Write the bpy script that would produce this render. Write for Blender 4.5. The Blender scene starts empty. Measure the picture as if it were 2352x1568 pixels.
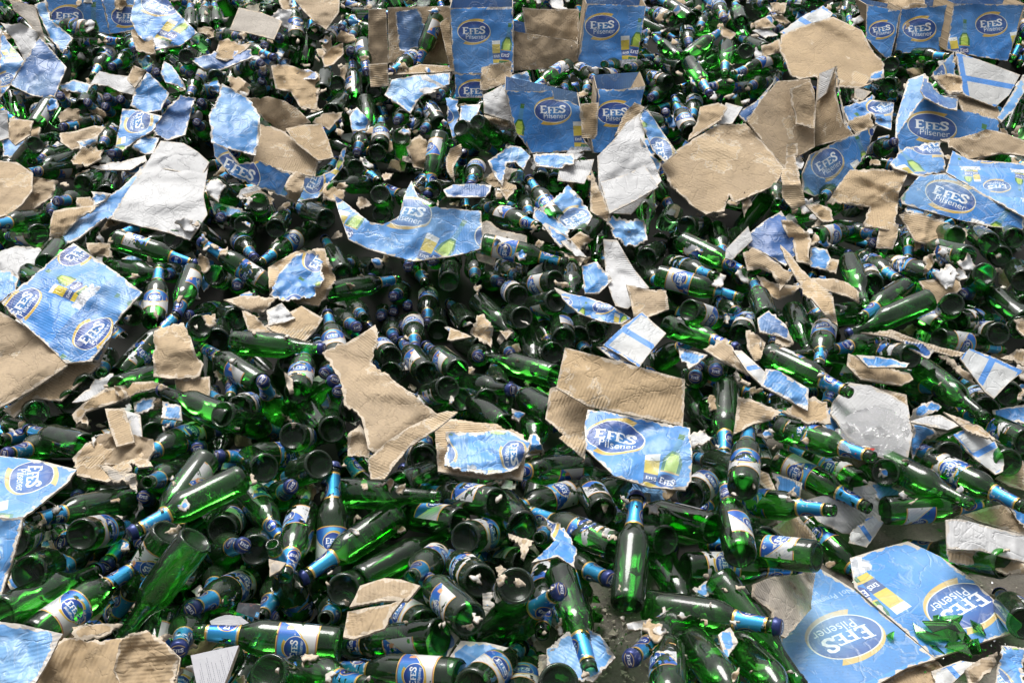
import bpy, math, random, numpy as np
from mathutils import Vector, Matrix, Quaternion, noise as mnoise
from mathutils.geometry import delaunay_2d_cdt
random.seed(7); rng = np.random.default_rng(7)
S = bpy.context.scene
# ---------------------------------------------------------------- camera
F = 2520.0; W0, H0 = 2352.0, 1568.0           # focal length in pixels of a 2352 px wide picture
PITCH = math.radians(27); CAMH = 1.55
cd = bpy.data.cameras.new('camera'); cam = bpy.data.objects.new('camera', cd); S.collection.objects.link(cam)
cd.sensor_width = 36; cd.lens = 36 * F / W0; cd.clip_start = 0.05; cd.clip_end = 500
cam.location = (0, 0, CAMH); cam.rotation_euler = (math.pi / 2 - PITCH, 0, 0)
S.camera = cam
# ---------------------------------------------------------------- sky and sun
SUN_EL, SUN_AZ = math.radians(62), math.radians(-20)   # azimuth from +Y (behind the heap), negative = left
wd = bpy.data.worlds.new('World'); S.world = wd; wd.use_nodes = True
nt = wd.node_tree; nt.nodes.clear()
sky = nt.nodes.new('ShaderNodeTexSky'); sky.sky_type = 'NISHITA'; sky.sun_disc = False
sky.sun_elevation = SUN_EL; sky.sun_rotation = SUN_AZ; sky.dust_density = 6; sky.air_density = 1.0; sky.ozone_density = 0.6
hs = nt.nodes.new('ShaderNodeHueSaturation'); hs.inputs['Saturation'].default_value = 0.18
bg = nt.nodes.new('ShaderNodeBackground'); bg.inputs[1].default_value = 0.12
out = nt.nodes.new('ShaderNodeOutputWorld')
nt.links.new(sky.outputs[0], hs.inputs['Color']); nt.links.new(hs.outputs[0], bg.inputs[0]); nt.links.new(bg.outputs[0], out.inputs[0])
sl = bpy.data.lights.new('sun', 'SUN'); sl.energy = 2.1; sl.angle = math.radians(30); sl.color = (1, 0.98, 0.945)
so = bpy.data.objects.new('sun', sl); S.collection.objects.link(so)
sd = Vector((math.sin(SUN_AZ) * math.cos(SUN_EL), math.cos(SUN_AZ) * math.cos(SUN_EL), math.sin(SUN_EL)))
so.rotation_euler = sd.to_track_quat('Z', 'Y').to_euler()
S.view_settings.view_transform = 'Standard'; S.view_settings.look = 'None'; S.view_settings.exposure = 0.48
S.cycles.max_bounces = 10; S.cycles.transparent_max_bounces = 24; S.cycles.diffuse_bounces = 3; S.cycles.glossy_bounces = 3
S.cycles.caustics_reflective = False; S.cycles.caustics_refractive = False; S.cycles.sample_clamp_indirect = 4
# ---------------------------------------------------------------- the shape of the heap
cp, sp = math.cos(PITCH), math.sin(PITCH)
def ss(a, b, x):
    t = np.clip((x - a) / (b - a), 0, 1); return t * t * (3 - 2 * t)
def floorD(px, py):
    v = (H0 / 2 - np.asarray(py, float)) / F
    return CAMH / np.maximum(sp - v * cp, 0.05)
def heapD(px, py):
    px = np.asarray(px, float); py = np.asarray(py, float)
    d = F / (540 + 0.30 * py + 0.00015 * py * py)
    d = d + 0.30 * np.exp(-(((px - 960) / 190) ** 2 + ((py - 690) / 110) ** 2))     # the hollow in the middle
    d = d + 0.06 * np.sin(px / 170.0 + 1) * np.sin(py / 120.0)
    w = ss(1680, 1900, px) * ss(950, 1350, py)
    return d * (1 - w) + (floorD(px, py) - 0.03) * w
def P3(px, py, D):                                # picture point at camera depth D -> world
    x = (px - W0 / 2) / F * D; v = (H0 / 2 - py) / F * D
    return Vector((x, D * cp + v * sp, CAMH + v * cp - D * sp))
def P3a(px, py, D):
    px, py, D = map(np.asarray, (px, py, D)); x = (px - W0 / 2) / F * D; v = (H0 / 2 - py) / F * D
    return np.stack([x, D * cp + v * sp, CAMH + v * cp - D * sp], -1)
TILE = dict(A=(0, 0), B=(850, 0), C=(1700, 0), D=(0, 550), E=(850, 550), F=(1700, 550), G=(0, 1107), H=(850, 1107), I=(1700, 1107))
def T(t, x, y):
    if t == 'S': return x, y
    o = TILE[t]; k = 2352 / 2560
    return (o[0] + x * 860 / 2247) * k, (o[1] + y * 860 / 2247) * k
# ---------------------------------------------------------------- drawn prints (computed here, nothing loaded)
def poly_mask(X, Y, pts):
    m = np.zeros(X.shape, bool); n = len(pts)
    for i in range(n):
        x1, y1 = pts[i]; x2, y2 = pts[(i + 1) % n]
        if y1 == y2: continue
        c = ((y1 > Y) != (y2 > Y)) & (X < (x2 - x1) * (Y - y1) / (y2 - y1) + x1)
        m ^= c
    return m
def line_dist(X, Y, pts):
    d = np.full(X.shape, 1e9)
    for (x1, y1), (x2, y2) in zip(pts[:-1], pts[1:]):
        dx, dy = x2 - x1, y2 - y1; t = np.clip(((X - x1) * dx + (Y - y1) * dy) / (dx * dx + dy * dy + 1e-12), 0, 1)
        d = np.minimum(d, np.hypot(X - x1 - t * dx, Y - y1 - t * dy))
    return d
GE = [(0,0),(.62,0),(.67,.24),(.60,.24),(.52,.13),(.27,.13),(.27,.44),(.48,.44),(.48,.57),(.27,.57),(.27,.87),(.50,.87),(.57,.77),(.64,.77),(.60,1),(0,1),(0,.94),(.08,.92),(.08,.08),(0,.06)]
GF = [(0,0),(.36,0),(.36,.06),(.27,.09),(.27,.42),(.47,.42),(.47,.55),(.27,.55),(.27,.87),(.50,.87),(.57,.77),(.64,.77),(.60,1),(0,1),(0,.94),(.08,.92),(.08,.09),(0,.06)]
GS = [(.56,.74),(.53,.86),(.40,.93),(.22,.90),(.13,.78),(.16,.65),(.30,.55),(.46,.45),(.54,.30),(.48,.14),(.32,.07),(.15,.10),(.07,.24)]
class Img:
    def __init__(s, w, h, col, ar=1.0):
        s.w, s.h = w, h; s.ar = ar
        s.Y, s.X = np.mgrid[0:h * 2, 0:w * 2]; s.X = (s.X + .5) / (2 * w); s.Y = (s.Y + .5) / (2 * w)   # same unit both ways
        s.a = np.empty((2 * h, 2 * w, 3)); s.a[:] = np.array(col) / 255.
    def put(s, m, col, al=1.0):
        c = np.array(col) / 255. if not isinstance(col, np.ndarray) else col
        k = (m * al)[..., None]; s.a = s.a * (1 - k) + c * k
    def efes(s, cx, cy, hw, hh, col=(238, 238, 238), rot=0):
        c, q = math.cos(rot), math.sin(rot); X = (s.X - cx) * c + (s.Y - cy) * q; Y = -(s.X - cx) * q + (s.Y - cy) * c
        h = hh; w = hw * 2 / 2.42; x0 = -hw
        for g, ox, k in ((GE, 0, 1.0), (GF, .70, .82), (GE, 1.20, .82), (GS, 1.76, 1.06)):
            gx = (X - x0) / w - ox; gy = (Y + h / 2) / h
            if g is GS: m = line_dist(gx / 1.0, gy / 1.0, [(a, b * k) for a, b in g]) < .095
            else: m = poly_mask(gx, gy, [(a * (.9 if k < 1 else 1), b * k) for a, b in g])
            s.put(m, col)
    def text(s, t, cx, cy, size, col, rot=0):
        cu = bpy.data.curves.new('t', 'FONT'); cu.body = t; cu.size = 1; cu.align_x = 'CENTER'
        ob = bpy.data.objects.new('t', cu); S.collection.objects.link(ob); dg = bpy.context.evaluated_depsgraph_get(); dg.update()
        me = ob.evaluated_get(dg).to_mesh(); me.calc_loop_triangles()
        V = np.array([v.co[:2] for v in me.vertices]) * size; c, q = math.cos(rot), math.sin(rot)
        V = np.stack([V[:, 0] * c - V[:, 1] * q + cx, V[:, 0] * q + V[:, 1] * c + cy], 1)
        n2 = 2 * s.w; m = np.zeros(s.X.shape, bool)
        for tr in me.loop_triangles:
            p = V[list(tr.vertices)]; x0, y0 = np.floor(p.min(0) * n2).astype(int); x1, y1 = np.ceil(p.max(0) * n2).astype(int) + 1
            x0, y0 = max(x0, 0), max(y0, 0)
            if x1 <= x0 or y1 <= y0 or x0 >= 2*s.w or y0 >= 2*s.h: continue
            m[y0:y1, x0:x1] |= poly_mask(s.X[y0:y1, x0:x1], s.Y[y0:y1, x0:x1], [tuple(a) for a in p])
        ob.evaluated_get(dg).to_mesh_clear(); bpy.data.objects.remove(ob); bpy.data.curves.remove(cu)
        s.put(m, col)
    def logo(s, cx, cy, hw, hh, rot=0, sub=True, tcol=(240, 240, 238)):
        c, q = math.cos(rot), math.sin(rot); X = ((s.X - cx) * c + (s.Y - cy) * q) / hw; Y = (-(s.X - cx) * q + (s.Y - cy) * c) / hh
        r = np.hypot(X, Y); th = np.degrees(np.arctan2(Y, X))
        t1 = np.clip((178 - th) / 120, 0, 1); s.put((th > 58) & (th < 178) & (r > 1.0) & (r < 1.03 + .27 * t1), (205, 168, 66))
        t2 = np.clip((-2 - th) / 120, 0, 1); s.put((th < -2) & (th > -122) & (r > 1.0) & (r < 1.03 + .27 * t2), (205, 168, 66))
        g = np.clip(1 - np.hypot(X * .9 - .1, Y + .1), 0, 1)[..., None]
        s.put(r < 1.03, (225, 220, 200)); s.put(r < .985, np.array([30, 56, 132]) / 255. * (1 - g) + np.array([40, 125, 190]) / 255. * g)
        s.efes(cx + q * hh * -.12, cy + .12 * hh * c, hw * .72, hh * .66, tcol, rot)
        if sub: s.text('Pilsener', cx + q * hh * .62 + .1 * hw * c, cy - .66 * hh * c + .1 * hw * q, hw * .40, tcol, rot)
    def make(s, name):
        a = s.a.reshape(s.h, 2, s.w, 2, 3).mean((1, 3)); px = np.ones((s.h, s.w, 4), np.float32); px[..., :3] = a
        im = bpy.data.images.new(name, s.w, s.h); im.pixels.foreach_set(px.ravel()); im.update(); im.pack(); return im
def face_print(kind):
    im = Img(560, 560, (56, 128, 200))
    g = np.clip(im.Y, 0, 1); im.a = im.a * (0.90 + .16 * (1 - g))[..., None]
    for _ in range(900):                                    # printed water drops
        x, y, r = rng.random(), rng.random(), rng.random() * .004 + .001
        i0, i1 = int((y - r) * 1120), int((y + r) * 1120) + 1; j0, j1 = int((x - r) * 1120), int((x + r) * 1120) + 1
        if i0 < 0 or j0 < 0: continue
        im.a[i0:i1, j0:j1] *= 1.07 if rng.random() < .5 else .9
    if kind != 'plain': im.logo(.38, .655, .255, .165)
    # bottle and glass picture
    def bottle(ox, oy, h, rot=-.18):
        c, q = math.cos(rot), math.sin(rot); X = ((im.X - ox) * c + (im.Y - oy) * q) / h; Y = (-(im.X - ox) * q + (im.Y - oy) * c) / h
        w = np.interp(Y, [0, .02, .5, .6, .66, .95, 1.0], [.115, .125, .125, .08, .05, .04, .045])
        ins = (Y > 0) & (Y < 1) & (abs(X) < w)
        im.put(ins, (50, 105, 40)); im.put(ins & (abs(X) < w * .65) & (Y < .62) & (Y > .33), (170, 195, 60))
        im.put(ins & (Y > .07) & (Y < .34), (50, 120, 190)); im.put(ins & (Y > .07) & (Y < .10), (205, 170, 80)); im.put(ins & (Y > .32) & (Y < .34), (205, 170, 80))
        im.put(ins & (Y > .66) & (Y < .90), (70, 130, 170)); im.put((np.hypot(X / .12, (Y - .2) / .1) < 1) & ins, (35, 55, 130))
        im.efes(ox - q * h * .21, oy + c * h * .21, h * .10, h * .085, rot=rot)
    def ice(x0, x1, y0):
        for _ in range(260):
            x, y = x0 + (x1 - x0) * rng.random(), y0 * rng.random() * (.9 + .1 * rng.random()); r = .012 + .02 * rng.random(); v = 150 + 90 * rng.random()
            i0, i1 = max(0, int((y - r) * 1120)), max(1, int((y + r) * 1120) + 1); j0, j1 = int((x - r) * 1120), int((x + r) * 1120) + 1
            pm = poly_mask(im.X[i0:i1, j0:j1], im.Y[i0:i1, j0:j1], [(x - r, y), (x, y - r), (x + r * .9, y + .3 * r), (x + .2 * r, y + r)]); im.a[i0:i1, j0:j1][pm] = im.a[i0:i1, j0:j1][pm] * .2 + np.array([v, v, v + 4]) / 255. * .8
    if kind in ('face', 'text'):
        X, Y = (im.X - .725), im.Y
        gl = (Y > .14) & (Y < .50) & (abs(X) < .055 + .03 * (Y - .14)); im.put(gl, (205, 182, 50)); im.put(gl & (Y > .44), (225, 225, 218)); im.put(gl & (Y < .30) & (Y > .2), (60, 80, 130))
        im.efes(.73, .25, .045, .035)
        bottle(.84, .12, .66); ice(.60, .98, .13)
    if kind == 'side':
        bottle(.80, .05, .85, 0)
    if kind == 'text':
        im.text('No1 Premium Beer', .30, .32, .062, (190, 205, 225)); im.text('in Turkey', .40, .25, .062, (190, 205, 225))
    return im.make('carton_print_' + kind)
IM = {k: face_print(k) for k in ('face', 'text', 'side')}
def stripes():
    im = Img(256, 256, (190, 190, 188))
    m = (im.X < .05) | (im.X > .93) | (im.Y > .90) | (abs(im.X - .48) < .055); im.put(m, (70, 132, 205)); return im.make('flap_print')
IM['stripe'] = stripes()
def label_img():
    im = Img(384, 272, (205, 205, 203)); H = 272 / 384; X, Y = im.X, im.Y
    b = .26 * H + 2.3 * (X - .5) ** 2 * H
    g = (.5 + .5 * np.cos((X - .5) * 9))[..., None]
    blue = np.array([34, 84, 165]) / 255. * (1 - g) + np.array([86, 178, 226]) / 255. * g
    im.put(Y > b, (205, 165, 80)); im.put(Y > b + .022, (230, 228, 220)); im.put(Y > b + .034, blue)
    for y0 in np.arange(.06, .5, .026): im.put((abs(Y - y0) < .004) & (X > .03) & (X < .27) & (Y < b - .05) & (np.sin(X * 90 + y0 * 300) > -.6), (140, 150, 175))
    im.put((X > .84) & (X < .92) & (Y > .62 * H) & (Y < .78 * H), (210, 150, 110))
    im.logo(.5, .52 * H, .22, .19, sub=True)
    e = (Y < .02) | (Y > H - .02); im.put(e, (205, 165, 80)); im.put((abs(Y - .028) < .004) | (abs(Y - H + .028) < .004), (150, 40, 60)); return im.make('label_print')
def foil_img():
    im = Img(384, 280, (30, 92, 178)); H = 280 / 384; X, Y = im.X, im.Y
    g = (.5 + .5 * np.cos(X * 12.56))[..., None]; im.a = np.array([30, 86, 165]) / 255. * (1 - g) + np.array([70, 175, 225]) / 255. * g
    for cx in (.25, .75):
        r = np.hypot((X - cx) / .12, (Y - .4 * H) / .19); im.put((r < 1.12) & (r > 1), (205, 165, 80)); im.put(r < 1, (28, 60, 140)); im.efes(cx, .4 * H, .085, .11)
    e = (Y < .045) | (Y > H - .045); im.put(e, (214, 174, 92)); im.put((abs(Y - .058) < .004) | (abs(Y - H + .058) < .004), (214, 190, 140)); return im.make('foil_print')
def cap_img():
    im = Img(128, 128, (40, 54, 108)); r = np.hypot((im.X - .5) / .40, (im.Y - .5) / .26); th = np.degrees(np.arctan2(im.Y - .5, im.X - .5))
    im.put((r > 1) & (r < 1.15) & (abs(abs(th) - 90) < 70), (190, 165, 110)); im.efes(.5, .5, .30, .22); return im.make('cap_print')
def paper_img():
    im = Img(256, 320, (150, 150, 154))
    for y in np.arange(.08, 1.15, .045):
        x0 = .08 + .02 * rng.random(); im.put((abs(im.Y - y) < .005) & (im.X > x0) & (im.X < .3 + .6 * rng.random()) & (np.sin(im.X * 140 + y * 77) > -.7), (70, 70, 80))
    return im.make('paper_print')
def leaflet_img():
    im = Img(256, 160, (62, 56, 56))
    for _ in range(70):
        x, y, r = rng.random(), rng.random() * .25, .01 + .02 * rng.random(); im.put(np.hypot(im.X - x, im.Y - y) < r, (110 + 60 * rng.random(), 90, 76), .6)
    im.put((im.X > .06) & (im.X < .2) & (im.Y > .36) & (im.Y < .56), (70, 150, 205)); im.text('M', .13, .41, .12, (235, 235, 235)); im.put(im.Y < .05, (190, 200, 160)); return im.make('leaflet_print')
IM['label'], IM['foil'], IM['cap'], IM['paper'], IM['leaflet'] = label_img(), foil_img(), cap_img(), paper_img(), leaflet_img()
# ---------------------------------------------------------------- materials
class M:
    def __init__(s, name):
        s.m = bpy.data.materials.new(name); s.m.use_nodes = True; s.t = s.m.node_tree; s.n = s.t.nodes; s.n.clear()
        s.out = s.n.new('ShaderNodeOutputMaterial')
    def N(s, ty, ins=None, **kw):
        n = s.n.new('ShaderNode' + ty)
        for k, v in kw.items(): setattr(n, k, v)
        for k, v in (ins or {}).items():
            if isinstance(v, bpy.types.NodeSocket): s.t.links.new(v, n.inputs[k])
            else: n.inputs[k].default_value = v
        return n
    def ramp(s, fac, stops):
        n = s.N('ValToRGB', {0: fac}); e = n.color_ramp.elements
        while len(e) < len(stops): e.new(.5)
        for x, (p, c) in zip(e, stops): x.position = p; x.color = (c, c, c, 1) if not isinstance(c, tuple) else (*c, 1)
        return n.outputs[0]
    def mixc(s, f, a, b, mode='MIX'):
        n = s.N('Mix', data_type='RGBA', blend_type=mode)
        for k, v in ((0, f), (6, a), (7, b)):
            if isinstance(v, bpy.types.NodeSocket): s.t.links.new(v, n.inputs[k])
            else: n.inputs[k].default_value = v if k == 0 else (*v, 1)
        return n.outputs[2]
    def math(s, op, a, b=0.0):
        return s.N('Math', {0: a, 1: b}, operation=op).outputs[0]
def lin(r, g, b): return tuple(((c / 255 / 12.92) if c / 255 <= .04045 else ((c / 255 + .055) / 1.055) ** 2.4) for c in (r, g, b))
def paper_mat(name, base, rough=.75, corr=.25, worn=.0, image=None, uv='print', stain=.35, tint=None, scuff=.5, crease=.7, spec=.4):
    s = M(name); met = s.N('UVMap', uv_map='metric').outputs[0]; rnd = s.N('ObjectInfo').outputs['Random']
    off = s.N('CombineXYZ', {0: rnd, 1: rnd, 2: rnd}).outputs[0]; off = s.N('VectorMath', {0: off, 3: 40.0}, operation='SCALE').outputs[0]
    co = s.N('VectorMath', {0: met, 1: off}, operation='ADD').outputs[0]
    big = s.N('TexNoise', {'Vector': co, 'Scale': 9.0, 'Detail': 6.0}).outputs[0]; fine = s.N('TexNoise', {'Vector': co, 'Scale': 130.0, 'Detail': 5.0}).outputs[0]
    if image is not None:
        t = s.N('TexImage', {'Vector': s.N('UVMap', uv_map=uv).outputs[0]}, image=image, extension='EXTEND' if uv != 'print' else 'REPEAT'); col = t.outputs[0]
    else:
        col = s.mixc(s.ramp(big, [(.35, 0), (.7, 1)]), tuple(c * .84 for c in base), tuple(min(1, c * 1.12) for c in base))
        gy = sum(base) / 3; col = s.mixc(s.math('MULTIPLY', rnd, .55 if base[0] > base[2] else .12), col, (gy * .98, gy * .80, gy * .60) if base[0] > base[2] else tuple(c * .7 for c in base))
    if tint: col = s.mixc(.25, col, tint)
    # wrinkles: stretched ridged noise
    w1 = s.N('TexNoise', {'Vector': co, 'Scale': 16.0, 'Detail': 4.0, 'Distortion': .6}).outputs[0]
    rid = s.math('ABSOLUTE', s.math('SUBTRACT', w1, .5)); rl = s.ramp(rid, [(0, 1), (.035, 0)])
    vo = s.N('TexVoronoi', {'Vector': co, 'Scale': 17.0}, feature='DISTANCE_TO_EDGE').outputs[0]; vl = s.ramp(vo, [(0, 1), (.05, 0)])
    sel = s.ramp(s.N('TexNoise', {'Vector': co, 'Scale': 5.0}).outputs[0], [(.5, 0), (.62, 1)]); vl = s.math('MULTIPLY', vl, sel)
    cr = s.math('MAXIMUM', rl, vl)
    if scuff > 0:       # print rubbed through to paper along the creases and in patches
        patch = s.ramp(s.N('TexNoise', {'Vector': co, 'Scale': 22.0, 'Detail': 8.0, 'Roughness': .75}).outputs[0], [(.60, 0), (.66, 1)])
        big2 = s.ramp(s.N('TexNoise', {'Vector': co, 'Scale': 4.0, 'Detail': 3.0}).outputs[0], [(.46, 0), (.64, 1)])
        sc = s.math('MULTIPLY', s.math('MAXIMUM', s.math('MULTIPLY', patch, big2), s.math('MULTIPLY', cr, .32)), scuff)
        col = s.mixc(sc, col, (.56, .57, .58))
        fade = s.math('MULTIPLY', s.math('ADD', s.math('MULTIPLY', big2, .5), s.math('MULTIPLY', rnd, .22)), scuff); col = s.mixc(fade, col, (.40, .62, .80))
        sx = s.N('VectorMath', {0: co, 1: (3.0, 70.0, 1.0)}, operation='MULTIPLY').outputs[0]; scr = s.ramp(s.N('TexNoise', {'Vector': sx, 'Scale': 1.6, 'Detail': 3.0}).outputs[0], [(.62, 0), (.72, 1)]); col = s.mixc(s.math('MULTIPLY', s.math('MULTIPLY', scr, big2), .6 * scuff), col, (.62, .65, .68))
    if worn > 0:        # torn margin: top ply gone, paler board under it
        ed = s.N('Attribute', attribute_name='edge').outputs['Fac']
        k = s.math('ADD', ed, s.math('MULTIPLY', s.math('SUBTRACT', s.N('TexNoise', {'Vector': co, 'Scale': 45.0, 'Detail': 6.0}).outputs[0], .5), 1.3))
        col = s.mixc(s.math('MULTIPLY', s.ramp(k, [(worn, 1), (worn + .03, 0)]), 1.0), col, (.52, .44, .34) if image is None and base[2] < .4 and base[0] > base[2] else (.55, .50, .43))
    col = s.mixc(s.math('MULTIPLY', s.ramp(fine, [(.45, 0), (.8, 1)]), stain), col, (.10, .085, .07))
    st = s.ramp(s.N('TexNoise', {'Vector': co, 'Scale': 3.2, 'Detail': 7.0, 'Roughness': .65}).outputs[0], [(.56, 0), (.72, 1)])
    col = s.mixc(s.math('MULTIPLY', st, stain * .8), col, (.13, .10, .07))
    wv = s.N('TexWave', {'Vector': met, 'Scale': 43.0, 'Distortion': .35, 'Detail': 1.0, 'Detail Scale': .2}, bands_direction='X').outputs[0]
    wsel = s.ramp(s.N('TexNoise', {'Vector': co, 'Scale': 3.0}).outputs[0], [(.42, .15), (.6, 1)])
    h = s.math('ADD', s.math('ADD', s.math('MULTIPLY', s.math('MULTIPLY', wv, wsel), corr), s.math('MULTIPLY', cr, -crease * .8)), s.math('MULTIPLY', fine, .25))
    lx = s.N('VectorMath', {0: co, 1: (26.0, 1.2, 1.0)}, operation='MULTIPLY').outputs[0]; ln = s.N('TexNoise', {'Vector': lx, 'Scale': 1.3, 'Detail': 3.0, 'Roughness': .6}).outputs[0]
    h = s.math('ADD', h, s.math('ADD', s.math('MULTIPLY', w1, .7 * crease), s.math('MULTIPLY', ln, 1.1 * crease)))
    if image is None:
        col = s.mixc(s.math('MULTIPLY', s.math('MULTIPLY', wv, wsel), .22), col, tuple(c * .55 for c in base))
        pl = s.N('TexNoise', {'Vector': co, 'Scale': 6.5, 'Detail': 6.0, 'Roughness': .58}).outputs[0]; pm = s.ramp(pl, [(.60, 0), (.607, 1)]); rim = s.math('MULTIPLY', s.ramp(pl, [(.585, 0), (.60, 1)]), s.math('SUBTRACT', 1.0, pm))
        if base[0] > base[2]:
            col = s.mixc(s.math('MULTIPLY', pm, .55), col, tuple(min(1, c * q) for c, q in zip(base, (1.25, 1.32, 1.45)))); col = s.mixc(s.math('MULTIPLY', rim, .6), col, (.62, .56, .46))
        h = s.math('ADD', h, s.math('ADD', s.math('MULTIPLY', pm, -.8), s.math('MULTIPLY', s.math('MULTIPLY', wv, pm), .6)))
    bp = s.N('Bump', {'Height': h, 'Distance': .0020, 'Strength': .7})
    b = s.N('BsdfPrincipled', {'Base Color': col, 'Roughness': rough, 'Normal': bp.outputs[0], 'Specular IOR Level': spec})
    s.t.links.new(b.outputs[0], s.out.inputs[0]); return s.m
KR = (.455, .33, .19)
MAT = dict(
    k=paper_mat('kraft_board', KR, .85, .6, scuff=0, worn=.22, stain=.30, crease=1.0),
    i=paper_mat('kraft_inner_shaded', tuple(c * .82 for c in KR), .85, .35, scuff=0, worn=.1, stain=.35),  # unexposed kraft, darkened further with the shade inside open cartons
    g=paper_mat('grey_board', (.42, .39, .35), .85, .35, scuff=0, worn=.15, stain=.4),
    w=paper_mat('white_board', (.55, .55, .55), .6, .08, scuff=0, worn=.12, stain=.16, crease=1.0),
    b=paper_mat('blue_board', lin(52, 128, 196), .38, .2, scuff=.75, worn=.22, stain=.14),
    d=paper_mat('deep_blue_board', lin(34, 86, 152), .38, .2, scuff=.5, worn=.16, stain=.2),
    p=paper_mat('carton_print', None, .38, .15, image=IM['face'], scuff=.55, worn=.14, stain=.12),
    q=paper_mat('carton_print_clean', None, .42, .06, image=IM['face'], scuff=.28, worn=.1, stain=.16, crease=.7),
    t=paper_mat('carton_print_text', None, .38, .15, image=IM['text'], scuff=.7, worn=.12, stain=.14),
    u=paper_mat('carton_print_side', None, .40, .08, image=IM['side'], scuff=.3, worn=.1, stain=.14),
    s=paper_mat('flap_stripes', None, .5, .1, image=IM['stripe'], uv='fit', scuff=.15, worn=.1, stain=.14),
    n=paper_mat('printed_paper', None, .5, 0, image=IM['paper'], uv='fit', scuff=0, worn=0, stain=.05, crease=.4),
    m=paper_mat('leaflet', None, .3, 0, image=IM['leaflet'], uv='fit', scuff=.2, worn=0, stain=.1, crease=.4),
    e=paper_mat('board_edge', (.46, .39, .30), .9, .0, scuff=0, worn=0, stain=.5))
def glass_mat(name='green_glass', tintc=(.20, .68, .20), tinte=(.004, .06, .006), dust=.15, tlm=.16):
    s = M(name); lw = s.N('LayerWeight', {'Blend': .5}).outputs['Facing']; f2 = s.math('POWER', lw, 1.6)
    tr = s.N('BsdfTransparent', {0: s.mixc(f2, tintc, tinte)})
    tc = s.N('TexCoord').outputs['Object']; ro = s.N('ObjectInfo').outputs['Random']; of = s.N('CombineXYZ', {0: ro, 1: ro, 2: ro}).outputs[0]
    tc = s.N('VectorMath', {0: tc, 1: s.N('VectorMath', {0: of, 3: 17.0}, operation='SCALE').outputs[0]}, operation='ADD').outputs[0]
    n1 = s.N('TexNoise', {'Vector': tc, 'Scale': 22.0, 'Detail': 7.0, 'Roughness': .7}).outputs[0]
    n2 = s.N('TexNoise', {'Vector': tc, 'Scale': 260.0, 'Detail': 2.0}).outputs[0]
    speck = s.ramp(n2, [(.71, 0), (.74, 1)])
    d = s.math('ADD', s.math('MULTIPLY', s.ramp(n1, [(.36, .25), (.72, 1)]), dust), s.math('MULTIPLY', speck, .35))
    gr = s.N('BsdfDiffuse', {0: (.15, .24, .14, 1)}); tl = s.N('BsdfTranslucent', {0: (tintc[0] * .35, tintc[1] * .75, tintc[2] * .3, 1)})
    mt = s.N('MixShader', {0: tlm, 1: tr.outputs[0], 2: tl.outputs[0]}); mx = s.N('MixShader', {0: d, 1: mt.outputs[0], 2: gr.outputs[0]})
    rg = s.math('MULTIPLY', n1, .16)
    gl = s.N('BsdfGlossy', {0: (1, 1, 1, 1), 'Roughness': rg}); fr = s.N('Fresnel', {'IOR': 1.52})
    m2 = s.N('MixShader', {0: fr.outputs[0], 1: mx.outputs[0], 2: gl.outputs[0]}); s.t.links.new(m2.outputs[0], s.out.inputs[0]); return s.m
MG = glass_mat()
MG2 = glass_mat('green_glass_bright', (.34, .92, .28), (.02, .28, .03), .05)
def base_mat():
    s = M('bottle_base_glass'); tc = s.N('TexCoord').outputs['Object']; n = s.N('TexNoise', {'Vector': tc, 'Scale': 60.0, 'Detail': 4.0}).outputs[0]
    lw = s.N('LayerWeight', {'Blend': .5}).outputs['Facing']
    tr = s.N('BsdfTransparent', {0: s.mixc(lw, (.13, .48, .13), (.01, .08, .015))}); df = s.N('BsdfDiffuse', {0: (.026, .052, .026, 1)})
    mx = s.N('MixShader', {0: s.math('ADD', .04, s.math('MULTIPLY', n, .45)), 1: tr.outputs[0], 2: df.outputs[0]}); gl = s.N('BsdfGlossy', {0: (1, 1, 1, 1), 'Roughness': .2}); fr = s.N('Fresnel', {'IOR': 1.52})
    m2 = s.N('MixShader', {0: s.math('MULTIPLY', fr.outputs[0], .45), 1: mx.outputs[0], 2: gl.outputs[0]}); s.t.links.new(m2.outputs[0], s.out.inputs[0]); return s.m
MBS = base_mat()
MSH = glass_mat('shard_glass', (.50, 1.0, .42), (.10, .60, .12), .02, .3)
def printed(name, image, metal, rough, thr, base=None, soft=.0, white=.5):
    s = M(name); uv = s.N('UVMap', uv_map='fit').outputs[0]; rnd = s.N('ObjectInfo').outputs['Random']
    t = s.N('TexImage', {'Vector': uv}, image=image, extension='EXTEND'); col = t.outputs[0]
    off = s.N('CombineXYZ', {0: rnd, 1: rnd, 2: rnd}).outputs[0]; co = s.N('VectorMath', {0: uv, 1: s.N('VectorMath', {0: off, 3: 31.0}, operation='SCALE').outputs[0]}, operation='ADD').outputs[0]
    n1 = s.N('TexNoise', {'Vector': co, 'Scale': 3.0, 'Detail': 9.0, 'Roughness': .6}).outputs[0]
    n2 = s.N('TexNoise', {'Vector': co, 'Scale': 7.0, 'Detail': 8.0, 'Roughness': .7}).outputs[0]
    th = s.math('ADD', thr, s.math('MULTIPLY', s.math('SINE', s.math('MULTIPLY', rnd, 91.0)), .06))
    wm = s.math('GREATER_THAN', n2, s.math('ADD', .565, s.math('MULTIPLY', rnd, .1)))
    col = s.mixc(s.math('MULTIPLY', wm, white), col, (.60, .60, .58))
    bp = s.N('Bump', {'Height': n2, 'Distance': .0008, 'Strength': .35})
    b = s.N('BsdfPrincipled', {'Base Color': col, 'Roughness': rough, 'Metallic': s.math('MULTIPLY', metal, s.math('SUBTRACT', 1, wm)), 'Normal': bp.outputs[0]})
    tr = s.N('BsdfTransparent'); mk = s.math('GREATER_THAN', n1, th)
    mx = s.N('MixShader', {0: mk, 1: b.outputs[0], 2: tr.outputs[0]}); s.t.links.new(mx.outputs[0], s.out.inputs[0]); return s.m
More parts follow.
